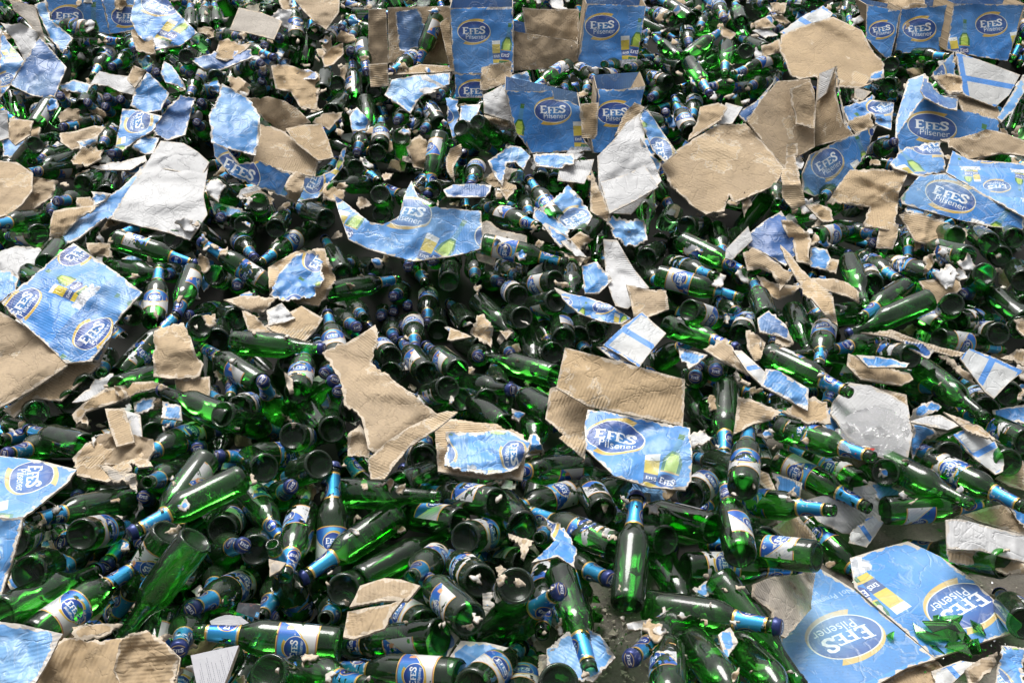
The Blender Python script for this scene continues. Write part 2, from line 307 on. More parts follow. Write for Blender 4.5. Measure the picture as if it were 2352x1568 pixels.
ML = printed('bottle_label', IM['label'], .2, .42, .60, white=1.0)
MR = printed('bottle_label_ragged', IM['label'], .35, .36, .53, white=1.0)
MF = printed('neck_foil', IM['foil'], .7, .34, .64, white=.9)
MC = printed('cap_paint', IM['cap'], .35, .30, 2.0, white=.12)
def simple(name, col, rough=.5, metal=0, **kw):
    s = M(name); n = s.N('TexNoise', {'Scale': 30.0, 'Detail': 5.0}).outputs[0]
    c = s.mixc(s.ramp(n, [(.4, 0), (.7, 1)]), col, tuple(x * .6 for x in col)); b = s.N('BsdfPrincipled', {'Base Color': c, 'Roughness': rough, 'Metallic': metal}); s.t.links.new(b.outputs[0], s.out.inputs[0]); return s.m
MRED = simple('red_print', (.55, .03, .02), .4); MYEL = simple('yellow_print', (.8, .6, .1), .4)
def bag_mat():
    s = M('clear_plastic'); n = s.N('TexNoise', {'Scale': 22.0, 'Detail': 5.0, 'Distortion': 1.5}).outputs[0]
    tr = s.N('BsdfTransparent', {0: (.985, .985, .985, 1)}); df = s.N('BsdfTranslucent', {0: (.88, .88, .9, 1)}); d2 = s.N('BsdfDiffuse', {0: (.85, .85, .87, 1)})
    rg = s.ramp(s.math('ABSOLUTE', s.math('SUBTRACT', n, .5)), [(0, 1), (.05, 0)]); n3 = s.N('TexNoise', {'Scale': 9.0, 'Detail': 3.0}).outputs[0]
    bp = s.N('Bump', {'Height': s.math('ADD', s.math('MULTIPLY', rg, .5), s.math('ADD', n, n3)), 'Distance': .02, 'Strength': 1.0}); gl = s.N('BsdfGlossy', {0: (1, 1, 1, 1), 'Roughness': .12, 'Normal': bp.outputs[0]})
    a = s.N('MixShader', {0: .5, 1: df.outputs[0], 2: d2.outputs[0]}); lw = s.N('LayerWeight', {'Blend': .45, 'Normal': bp.outputs[0]}).outputs['Facing']
    m1 = s.N('MixShader', {0: s.math('ADD', s.math('ADD', s.math('MULTIPLY', lw, .3), s.math('MULTIPLY', rg, .25)), .04), 1: tr.outputs[0], 2: a.outputs[0]}); m2 = s.N('MixShader', {0: s.math('ADD', s.math('MULTIPLY', lw, .4), .05), 1: m1.outputs[0], 2: gl.outputs[0]})
    s.t.links.new(m2.outputs[0], s.out.inputs[0]); return s.m
MBAG = bag_mat()
def ground_mat():
    s = M('dusty_concrete'); tc = s.N('TexCoord').outputs['Object']
    n1 = s.N('TexNoise', {'Vector': tc, 'Scale': 6.0, 'Detail': 8.0, 'Roughness': .65}).outputs[0]; n2 = s.N('TexNoise', {'Vector': tc, 'Scale': 160.0, 'Detail': 4.0}).outputs[0]
    c = s.mixc(s.ramp(n1, [(.35, 0), (.7, 1)]), (.115, .10, .082), (.25, .225, .19)); c = s.mixc(s.math('MULTIPLY', s.ramp(n2, [(.5, 0), (.75, 1)]), .6), c, (.06, .055, .05))
    bp = s.N('Bump', {'Height': s.math('ADD', n1, s.math('MULTIPLY', n2, .3)), 'Distance': .006, 'Strength': .8})
    b = s.N('BsdfPrincipled', {'Base Color': c, 'Roughness': .9, 'Normal': bp.outputs[0]}); s.t.links.new(b.outputs[0], s.out.inputs[0]); return s.m
MGR = ground_mat()
MDEB = simple('heap_debris_shade', (.014, .013, .011), .95)  # near black: the shade deep in the heap's gaps is put into this colour
# ---------------------------------------------------------------- mesh helper
def mesh(name, V, Fc, mats, mi=None, smooth=True, uvs=None, attrs=None):
    me = bpy.data.meshes.new(name); me.from_pydata([tuple(v) for v in V], [], Fc)
    for m in mats: me.materials.append(m)
    if mi is not None: me.polygons.foreach_set('material_index', np.asarray(mi, np.int32))
    me.polygons.foreach_set('use_smooth', np.full(len(me.polygons), smooth))
    li = np.empty(len(me.loops), np.int32); me.loops.foreach_get('vertex_index', li)
    for k, uv in (uvs or {}).items():
        l = me.uv_layers.new(name=k); uv = np.asarray(uv, np.float32)
        l.data.foreach_set('uv', (uv[li] if len(uv) == len(V) else uv).ravel())
    for k, a in (attrs or {}).items():
        at = me.attributes.new(k, 'FLOAT', 'POINT'); at.data.foreach_set('value', np.asarray(a, np.float32))
    me.update(); return me
def link(name, me, parent=None):
    o = bpy.data.objects.new(name, me); S.collection.objects.link(o)
    if parent is not None: o.parent = parent
    return o
# ---------------------------------------------------------------- bottle
BL, BR = 0.255, 0.0325
PROF = [(0,.0105),(.012,.0095),(.0205,.0062),(.0255,.0020),(.0275,.0),(.0300,.001),(.0318,.005),(.0322,.012),(.0320,.016),(.0325,.019),(.0325,.075),(.0323,.125),(.0325,.132),(.0318,.139),(.0290,.151),(.0235,.163),(.0185,.174),(.0163,.185),(.0150,.205),(.0135,.228),(.0130,.236),(.0144,.2375),(.0144,.243),(.0133,.2445),(.0136,.2535),(.0122,.255),(.0098,.2545),(.0096,.245)]
def rad_at(z): return np.interp(z, [p[1] for p in PROF[4:]], [p[0] for p in PROF[4:]])
def lathe(prof, n, a0=0, a1=2 * math.pi, close=True):
    V, Fc, UV = [], [], []; m = n if close else n + 1
    for j, (r, z) in enumerate(prof):
        for i in range(m):
            a = a0 + (a1 - a0) * i / n; V.append((r * math.cos(a), r * math.sin(a), z)); UV.append((i / n, j / (len(prof) - 1)))
    for j in range(len(prof) - 1):
        for i in range(n):
            a, b = j * m + i, j * m + (i + 1) % m if close else j * m + i + 1
            Fc.append((a, b, b + m, a + m))
    return V, Fc, UV
def parts_geo(n):
    g = lathe(PROF, n)
    k = max(6, n * 2 // 3); zs = np.linspace(.034, .106, 5)
    l = lathe([(rad_at(z) + .0005, z) for z in zs], k, -1.5, 1.5, False)
    zs = np.linspace(.173, .234, 6); f = lathe([(rad_at(z) + .0006, z) for z in zs], n + 1, 0, 2 * math.pi, False)
    cpf = [(.0158, .2450), (.0163, .2458), (.0150, .2515), (.0142, .2572), (.0120, .2592), (.0001, .2595)]; nc = 42 if n > 16 else 16
    V, Fc, UV = lathe(cpf, nc)
    V = [(x * (1 + (.045 if (i % nc) % 2 and i < 2 * nc and nc > 20 else 0)), y * (1 + (.045 if (i % nc) % 2 and i < 2 * nc and nc > 20 else 0)), z) for i, (x, y, z) in enumerate(V)]
    UV = [(.5 + y / .030, .5 - x / .030) for x, y, z in V]
    return g, l, f, (V, Fc, UV)
GEO = parts_geo(28); GLO = parts_geo(10)
if True:   # stippled foot ring on the near bottles
    V, Fc, UV = GEO[0]; nr = 56; V2, F2 = [], []
    for i in range(nr):
        a = 2 * math.pi * i / nr; ca, sa = math.cos(a), math.sin(a); b = len(V) + len(V2); w = .0009
        for r, z, s in ((.0255, .004, -1), (.0255, .004, 1), (.0292, .0012, 1), (.0292, .0012, -1)): V2.append((r * ca - s * w * sa, r * sa + s * w * ca, z))
        for s in (0,): V2.append((.0275 * ca, .0275 * sa, -.0012))
        F2 += [(b, b + 1, b + 4), (b + 1, b + 2, b + 4), (b + 2, b + 3, b + 4), (b + 3, b, b + 4)]
    GEO = ((V + V2, Fc + F2, UV + [(0, 0)] * len(V2)),) + GEO[1:]
ME = {}
def broken(n, seed):
    r = random.Random(seed); V, Fc, UV = lathe([p for p in PROF[:11]] + [(.0325, .10), (.0325, .125)], n); rows = 13; V = list(V)
    for i in range(n):
        z = .10 + .03 * math.sin(i / n * 6.28 + seed) + r.uniform(-.012, .02); x, y, _ = V[(rows - 1) * n + i]; V[(rows - 1) * n + i] = (x, y, z); V[(rows - 2) * n + i] = (V[(rows - 2) * n + i][0], V[(rows - 2) * n + i][1], min(.09, z - .01))
    return V, Fc, UV
bk = [broken(24, 3), broken(24, 8)]
for q in (0, 1): ME['broken%d' % q] = mesh('broken_glass_body', bk[q][0], bk[q][1], [MG2 if q else MG, MBS], [1 if k < 24 * 3 else 0 for k in range(len(bk[q][1]))])
bmi = [1 if k < 28 * 3 else 0 for k in range(len(GEO[0][1]))]
ME['glass'] = mesh('glass_body', GEO[0][0], GEO[0][1], [MG, MBS], bmi); ME['glassb'] = mesh('glass_body_bright', GEO[0][0], GEO[0][1], [MG2, MBS], bmi)
ME['label'] = mesh('bottle_label', GEO[1][0], GEO[1][1], [ML], uvs={'fit': GEO[1][2]}); ME['ragged'] = mesh('ragged_label', GEO[1][0], GEO[1][1], [MR], uvs={'fit': GEO[1][2]})
ME['foil'] = mesh('neck_foil', GEO[2][0], GEO[2][1], [MF], uvs={'fit': GEO[2][2]}); ME['cap'] = mesh('crown_cap', GEO[3][0], GEO[3][1], [MC], uvs={'fit': GEO[3][2]})
# ---------------------------------------------------------------- layered placing: nearer things first, later ones slide back along their sight line
BW, BH, Q = 784, 523, 3.0                         # buffer, picture px per cell
OX, OY = 60, 60
BACK = np.full((BH + 2 * OY, BW + 2 * OX), -1e9); ZB = np.full(BACK.shape, 1e9); IDB = np.full(BACK.shape, -1)
def window(x0, x1, y0, y1):
    i0 = max(0, int(y0 / Q) + OY); i1 = min(BACK.shape[0], int(y1 / Q) + OY + 2); j0 = max(0, int(x0 / Q) + OX); j1 = min(BACK.shape[1], int(x1 / Q) + OX + 2)
    if i1 <= i0 or j1 <= j0: return None
    yy, xx = np.mgrid[i0:i1, j0:j1]; return (slice(i0, i1), slice(j0, j1)), (xx - OX + .5) * Q, (yy - OY + .5) * Q
def settle(win, mask, front, back, cap, iid, q=.88, hand=True):
    b = BACK[win]; m = mask & (b > -1e8); d = 0.0
    if m.sum() > 3:
        d0 = float(np.quantile((b - front)[m], q if hand else .96)); d = float(np.clip(d0, 0, cap))
        if not hand and d0 > cap + .03 and not NODROP[0]: return 0.0
    BACK[win] = np.where(mask, np.maximum(b, back + d), b)
    z = ZB[win]; u = mask & (front + d < z); ZB[win] = np.where(u, front + d, z); IDB[win] = np.where(u, iid, IDB[win])
    return d
ITEMS = []; NODROP = [False]
def bottle_item(bx, by, tx, ty, flags, roll, lift, layer, L=BL, hand=True):
    near = 'b' if 'b' in flags else 't' if 't' in flags else ''
    mx, my = (bx + tx) / 2, (by + ty) / 2
    Db = float(floorD(mx, my)) - .034 if '=' in flags else float(heapD(mx, my))
    ra, rb = np.array([(bx - W0/2)/F, (H0/2 - by)/F, 1]), np.array([(tx - W0/2)/F, (H0/2 - ty)/F, 1])
    for it in range(3):
        lat = np.linalg.norm((ra - rb)) * Db
        if lat > L * .999:
            k = L * .995 / lat; m = (ra + rb) / 2; ra, rb = m + (ra - m) * k, m + (rb - m) * k; e = 0.0
        sgn = {'b': -1, 't': 1}.get(near, -1 if by > ty else 1)
        es = np.linspace(0, .5, 200) * L; ln = [np.linalg.norm(ra * (Db + sgn * x) - rb * (Db - sgn * x)) for x in es]
        e = sgn * es[int(np.argmin(np.abs(np.array(ln) - L)))]
        if near and it == 0: Db = Db + .55 * abs(e)
    Db -= lift
    return dict(kind='bottle', ra=ra, rb=rb, D=Db, e=e, flags=flags, roll=roll, layer=layer, L=L, hand=hand, scale=1)
def place_bottle(it, iid, cap):
    def pix(r): return r[0] / r[2] * F + W0/2, H0/2 - r[1] / r[2] * F
    (bx, by), (tx, ty) = pix(it['ra']), pix(it['rb']); D = it['D']; d1, d2 = D + it['e'], D - it['e']
    R1, R2 = BR * F / d1, BR * F / d2; R = max(R1, R2)
    w = window(min(bx, tx) - R, max(bx, tx) + R, min(by, ty) - R, max(by, ty) + R)
    if w is None: return 0
    win, X, Y = w; dx, dy = tx - bx, ty - by; l2 = dx * dx + dy * dy + 1e-6; t = np.clip(((X - bx) * dx + (Y - by) * dy) / l2, 0, 1)
    dist = np.hypot(X - bx - t * dx, Y - by - t * dy); rr = np.interp(t, [0, .52, .72, 1], [BR, BR, .016, .015]); dep = d1 + (d2 - d1) * t; rp = rr * F / dep
    mask = dist < rp; h = rr * np.sqrt(np.clip(1 - (dist / rp) ** 2, 0, 1))
    lim = min(float(floorD(bx, by)) - .036 - d1, float(floorD(tx, ty)) - .022 - d2)
    if lim < 0 and not it['hand']: it['drop'] = True; return 0
    if lim < 0: it['D'] += lim; dep = dep + lim; lim = 0
    d = settle(win, mask, dep - h, dep + h, min(cap, lim), iid, .85, it['hand']); it['D'] += d; return d
def sheet_depth(it, X, Y):
    """camera depth of the sheet surface at picture points"""
    if it.get('ref') is not None:                      # a flat wall through its own corners
        a0, b0, c0 = it['pfit']; return 1.0 / (a0 + b0 * (X - it['c'][0]) + c0 * (Y - it['c'][1])) - it['lift'] + it['push']
    an = it['anchor']; base = floorD(X, Y) if it['fl'] else heapD(X, Y) if not it['plane'] else None
    if it['plane']:                                    # smooth local plane of the heap
        x0, y0 = it['c']; d0 = float(heapD(x0, y0)); gx = (float(heapD(x0 + 60, y0)) - float(heapD(x0 - 60, y0))) / 120; gy = (float(heapD(x0, y0 + 60)) - float(heapD(x0, y0 - 60))) / 120
        base = F / np.maximum(F / d0 - F / d0 ** 2 * (gx * (X - x0) + gy * (Y - y0)), 200)
    da = float(base_at(it, *an))
    t = it['tilt']; return base * (1 - t) + da * t - it['lift'] + it['push']
def base_at(it, x, y):
    if it['fl']: return floorD(x, y)
    x0, y0 = it['c']; d0 = float(heapD(x0, y0)); gx = (float(heapD(x0 + 60, y0)) - float(heapD(x0 - 60, y0))) / 120; gy = (float(heapD(x0, y0 + 60)) - float(heapD(x0, y0 - 60))) / 120
    return F / max(F / d0 - F / d0 ** 2 * (gx * (x - x0) + gy * (y - y0)), 200)
def sheet_item(mat, pts, **o):
    P = np.array([p[:2] for p in pts], float); hh = np.array([p[2] if len(p) > 2 else 0 for p in pts], float) / 100
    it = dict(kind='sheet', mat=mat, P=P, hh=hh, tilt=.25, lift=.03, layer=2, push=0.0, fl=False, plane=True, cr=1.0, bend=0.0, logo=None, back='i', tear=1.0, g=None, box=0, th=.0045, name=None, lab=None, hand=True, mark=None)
    it.update(o); it['c'] = P.mean(0); it['anchor'] = P[int(np.argmax(P[:, 1]))]; 
    if it.get('ref') is not None:
        D0 = float(heapD(*it['ref'])); d = D0 - it['hh']; A = np.stack([np.ones(len(P)), P[:, 0] - it['c'][0], P[:, 1] - it['c'][1]], 1); it['pfit'] = np.linalg.lstsq(A, 1 / d, rcond=None)[0]; it['hh'] = it['hh'] * 0
    return it
def hfun(it, X, Y):
    if not np.any(it['hh']): return np.zeros_like(X)
    num = 0; den = 0
    for (x, y), h in zip(it['P'], it['hh']):
        w = 1 / ((X - x) ** 2 + (Y - y) ** 2 + 4); num = num + w * h; den = den + w
    return num / den
def place_sheet(it, iid, cap):
    P = it['P']; w = window(P[:, 0].min(), P[:, 0].max(), P[:, 1].min(), P[:, 1].max())
    if w is None: return 0
    win, X, Y = w; mask = poly_mask(X, Y, [tuple(p) for p in P]); D = sheet_depth(it, X, Y) - hfun(it, X, Y)
    if mask.any():
        lim = float(np.min((floorD(X, Y) - .006 - D)[mask])) if not it['fl'] else 0
        if lim < 0 and not it['hand']: return 0
        if lim < 0: it['push'] += lim; D = D + lim; lim = 0
        cap = min(cap, lim)
    d = settle(win, mask, D - .004, D + .008, cap, iid, .85, it['hand']); it['push'] += d; return d
# ---- building a sheet mesh
def fbm(p, o=3): return mnoise.fractal(p, 1.0, 2.1, o, noise_basis='PERLIN_ORIGINAL')
def build_sheet(it, seed):
    P = it['P']; rs = random.Random(seed); c = it['c']
    Dc = float(sheet_depth(it, np.array(c[0]), np.array(c[1]))); pxm = F / Dc         # px per metre
    per = sum(np.linalg.norm(P[i] - P[i - 1]) for i in range(len(P))); area = max(1, .5 * abs(sum(P[i-1][0]*P[i][1] - P[i][0]*P[i-1][1] for i in range(len(P)))))
    stp = max(3.2, per / 240); B = []; tear = it['tear'] * .0045 * pxm
    n = len(P)
    for i in range(n):
        a, b = P[i], P[(i + 1) % n]; L = np.linalg.norm(b - a); k = max(1, int(L / stp)); nv = np.array([-(b - a)[1], (b - a)[0]]) / max(L, 1e-6); sg = rs.choice([.22, .3, .5, 1, 1.5]) if it['hand'] else rs.choice([.3, .8, 1.3])
        for j in range(k):
            t = j / k; q = a + (b - a) * t; s = per * 0 + (i * 13.7 + t * L / pxm * 40)
            am = tear * sg * min(1, 3.0 * min(t, 1 - t) + .12)
            off = am * (.9 * mnoise.noise(Vector((s * .35, seed * 3.1, 0))) + 1.5 * (.25 - abs(mnoise.noise(Vector((s * .9, seed * 1.7, 5))))) + .7 * mnoise.noise(Vector((s * 2.6, seed * .7, 9))) + (rs.random() - .5) * .7)
            B.append(q + nv * off)
    sp_ = max(stp * 1.3, math.sqrt(area / 900)); pts = [tuple(b) for b in B]; nb = len(pts)
    x0, y0 = P.min(0); x1, y1 = P.max(0); gx = np.arange(x0 + sp_ * .5, x1, sp_); gy = np.arange(y0 + sp_ * .5, y1, sp_)
    if len(gx) and len(gy):
        X, Y = np.meshgrid(gx, gy); X = X + rng.uniform(-.3, .3, X.shape) * sp_; Y = Y + rng.uniform(-.3, .3, Y.shape) * sp_
        m = poly_mask(X, Y, pts); dd = line_dist(X, Y, pts + pts[:1]); m &= dd > sp_ * .45
        pts += list(zip(X[m].tolist(), Y[m].tolist()))
    r = delaunay_2d_cdt([Vector(p) for p in pts], [(i, (i + 1) % nb) for i in range(nb)], [list(range(nb))], 1, 1e-4)
    v2 = np.array([tuple(v) for v in r[0]]); faces = [list(f) for f in r[2]]
    if not faces: return None
    D = sheet_depth(it, v2[:, 0], v2[:, 1]) - hfun(it, v2[:, 0], v2[:, 1])
    G = P3a(v2[:, 0], v2[:, 1], D)
    # local frame
    ctr = G.mean(0); u_, s_, vt = np.linalg.svd(G - ctr, full_matrices=False); nrm = vt[2]; view = np.array([0, 0, CAMH]) - ctr
    if nrm @ view < 0: nrm = -nrm
    base = [tuple(b) for b in B]; ed = line_dist(v2[:, 0], v2[:, 1], base + base[:1]) / pxm          # metres to the rim
    e0 = G[1] - G[0]; i0 = int(np.argmax([np.linalg.norm(P[(i+1) % n] - P[i]) for i in range(n)]))
    Ga = P3a(P[:, 0], P[:, 1], sheet_depth(it, P[:, 0], P[:, 1])); ax = Ga[(i0 + 1) % n] - Ga[i0]; ax -= nrm * (ax @ nrm); ax /= np.linalg.norm(ax) + 1e-9; ay = np.cross(nrm, ax)
    mu = (G - ctr) @ ax; mv = (G - ctr) @ ay; size = max(np.ptp(mu), np.ptp(mv))
    # folds, bends, crumple
    disp = np.zeros(len(G)); cr = it['cr']
    for k in range(2 if size > .1 else 1):
        th = rs.uniform(0, math.pi); o = rs.uniform(-.25, .25) * size; q = mu * math.cos(th) + mv * math.sin(th) - o
        disp += (np.abs(q) - np.abs(q).mean()) * rs.choice([-1, 1]) * rs.uniform(.05, .15) * cr
    for k in range(int(2 + 5 * cr)):                       # creases: straight ridges that end inside the sheet
        th = rs.uniform(0, math.pi); o = rs.uniform(-.45, .45) * size; q = mu * math.cos(th) + mv * math.sin(th) - o; al = -mu * math.sin(th) + mv * math.cos(th) - rs.uniform(-.3, .3) * size
        w = rs.uniform(.05, .22) * size; disp += rs.choice([-1, 1]) * rs.uniform(.12, .34) * min(cr, 1.8) ** .7 * w * np.clip(1 - np.abs(q) / w, 0, 1) * np.clip(1.6 - np.abs(al) / (size * rs.uniform(.15, .5)), 0, 1)
    if it['bend']: disp += -it['bend'] * ((mv / (size / 2)) ** 2 - .3) * size * .25
    sv = Vector((seed * 7.3 % 50, seed * 3.3 % 50, 0)); amp = min(size * .06, .016) * cr
    f1 = 1.0 / max(size * .5, .03)
    for i in range(len(G)):
        p = Vector((mu[i] * f1, mv[i] * f1, 0)) + sv; p2 = Vector((mu[i] * 38, mv[i] * 38, 1)) + sv
        rid = 1 - 2 * abs(mnoise.noise(p * 2.1)); rid2 = 1 - 2 * abs(mnoise.noise(p2 * .7))
        disp[i] += amp * (.3 * mnoise.noise(p) + .25 * rid) + .0018 * cr * rid2 + .0012 * cr * mnoise.noise(p2)
    # rims curl
    cw = .035; k = np.clip(1 - ed / cw, 0, 1) ** 2
    for i in np.nonzero(k > 0)[0]: disp[i] += k[i] * .014 * it['tear'] * (mnoise.noise(Vector((mu[i] * 22, mv[i] * 22, 3)) + sv) * 1.6)
    G = G + np.clip(disp, -.05, .05)[:, None] * (G * -1 + np.array([0, 0, CAMH])) / np.linalg.norm(G - np.array([0, 0, CAMH]), axis=1)[:, None]
    # prints
    uvp = np.stack([mu / .27 + .4, mv / .27 + .4], 1)
    if it['logo']:
        cx, cy, rx, ry = it['logo']; q = sheet_depth(it, np.array([cx, rx]), np.array([cy, ry])); C, Rr = P3a(np.array([cx, rx]), np.array([cy, ry]), q)
        rt = Rr - C; rt -= nrm * (rt @ nrm); h = np.linalg.norm(rt); rt /= h; up = np.cross(nrm, rt); kx = .255 / h
        uvp = np.stack([.38 + ((G - C) @ rt) * kx, .655 + ((G - C) @ up) * kx], 1)
    ft = np.stack([(mu - mu.min()) / np.ptp(mu), (mv - mv.min()) / np.ptp(mv)], 1)
    met = np.stack([mu, mv], 1)
    nv = len(G); org = P3(c[0], c[1], Dc); V = np.concatenate([G, G - nrm * it['th']]) - np.array(org)
    fn = []; cnt = {}
    for f in faces:
        a, b, cc = G[f[0]], G[f[1]], G[f[2]]
        if np.cross(b - a, cc - a) @ nrm < 0: f = f[::-1]
        fn.append(f)
        for a, b in zip(f, f[1:] + f[:1]): cnt[(a, b)] = 1
    Fc = [tuple(f) for f in fn] + [tuple(x + nv for x in f[::-1]) for f in fn]; mi = [0] * len(fn) + [1] * len(fn)
    for (a, b) in cnt:
        if (b, a) not in cnt: Fc.append((b, a, a + nv, b + nv)); mi.append(2)
    two = lambda a: np.concatenate([a, a])
    me = mesh('torn_sheet', V, Fc, [MAT[it['mat']], MAT[it['back']], MAT['e']], mi, True, {'metric': two(met), 'print': two(uvp), 'fit': two(ft)}, {'edge': two(np.clip(ed / .02, 0, 1))})
    # sharp rim so that the edge does not shade round
    me.set_sharp_from_angle(angle=math.radians(50)); it['org'] = org; it['nrm'] = Vector(nrm); return me
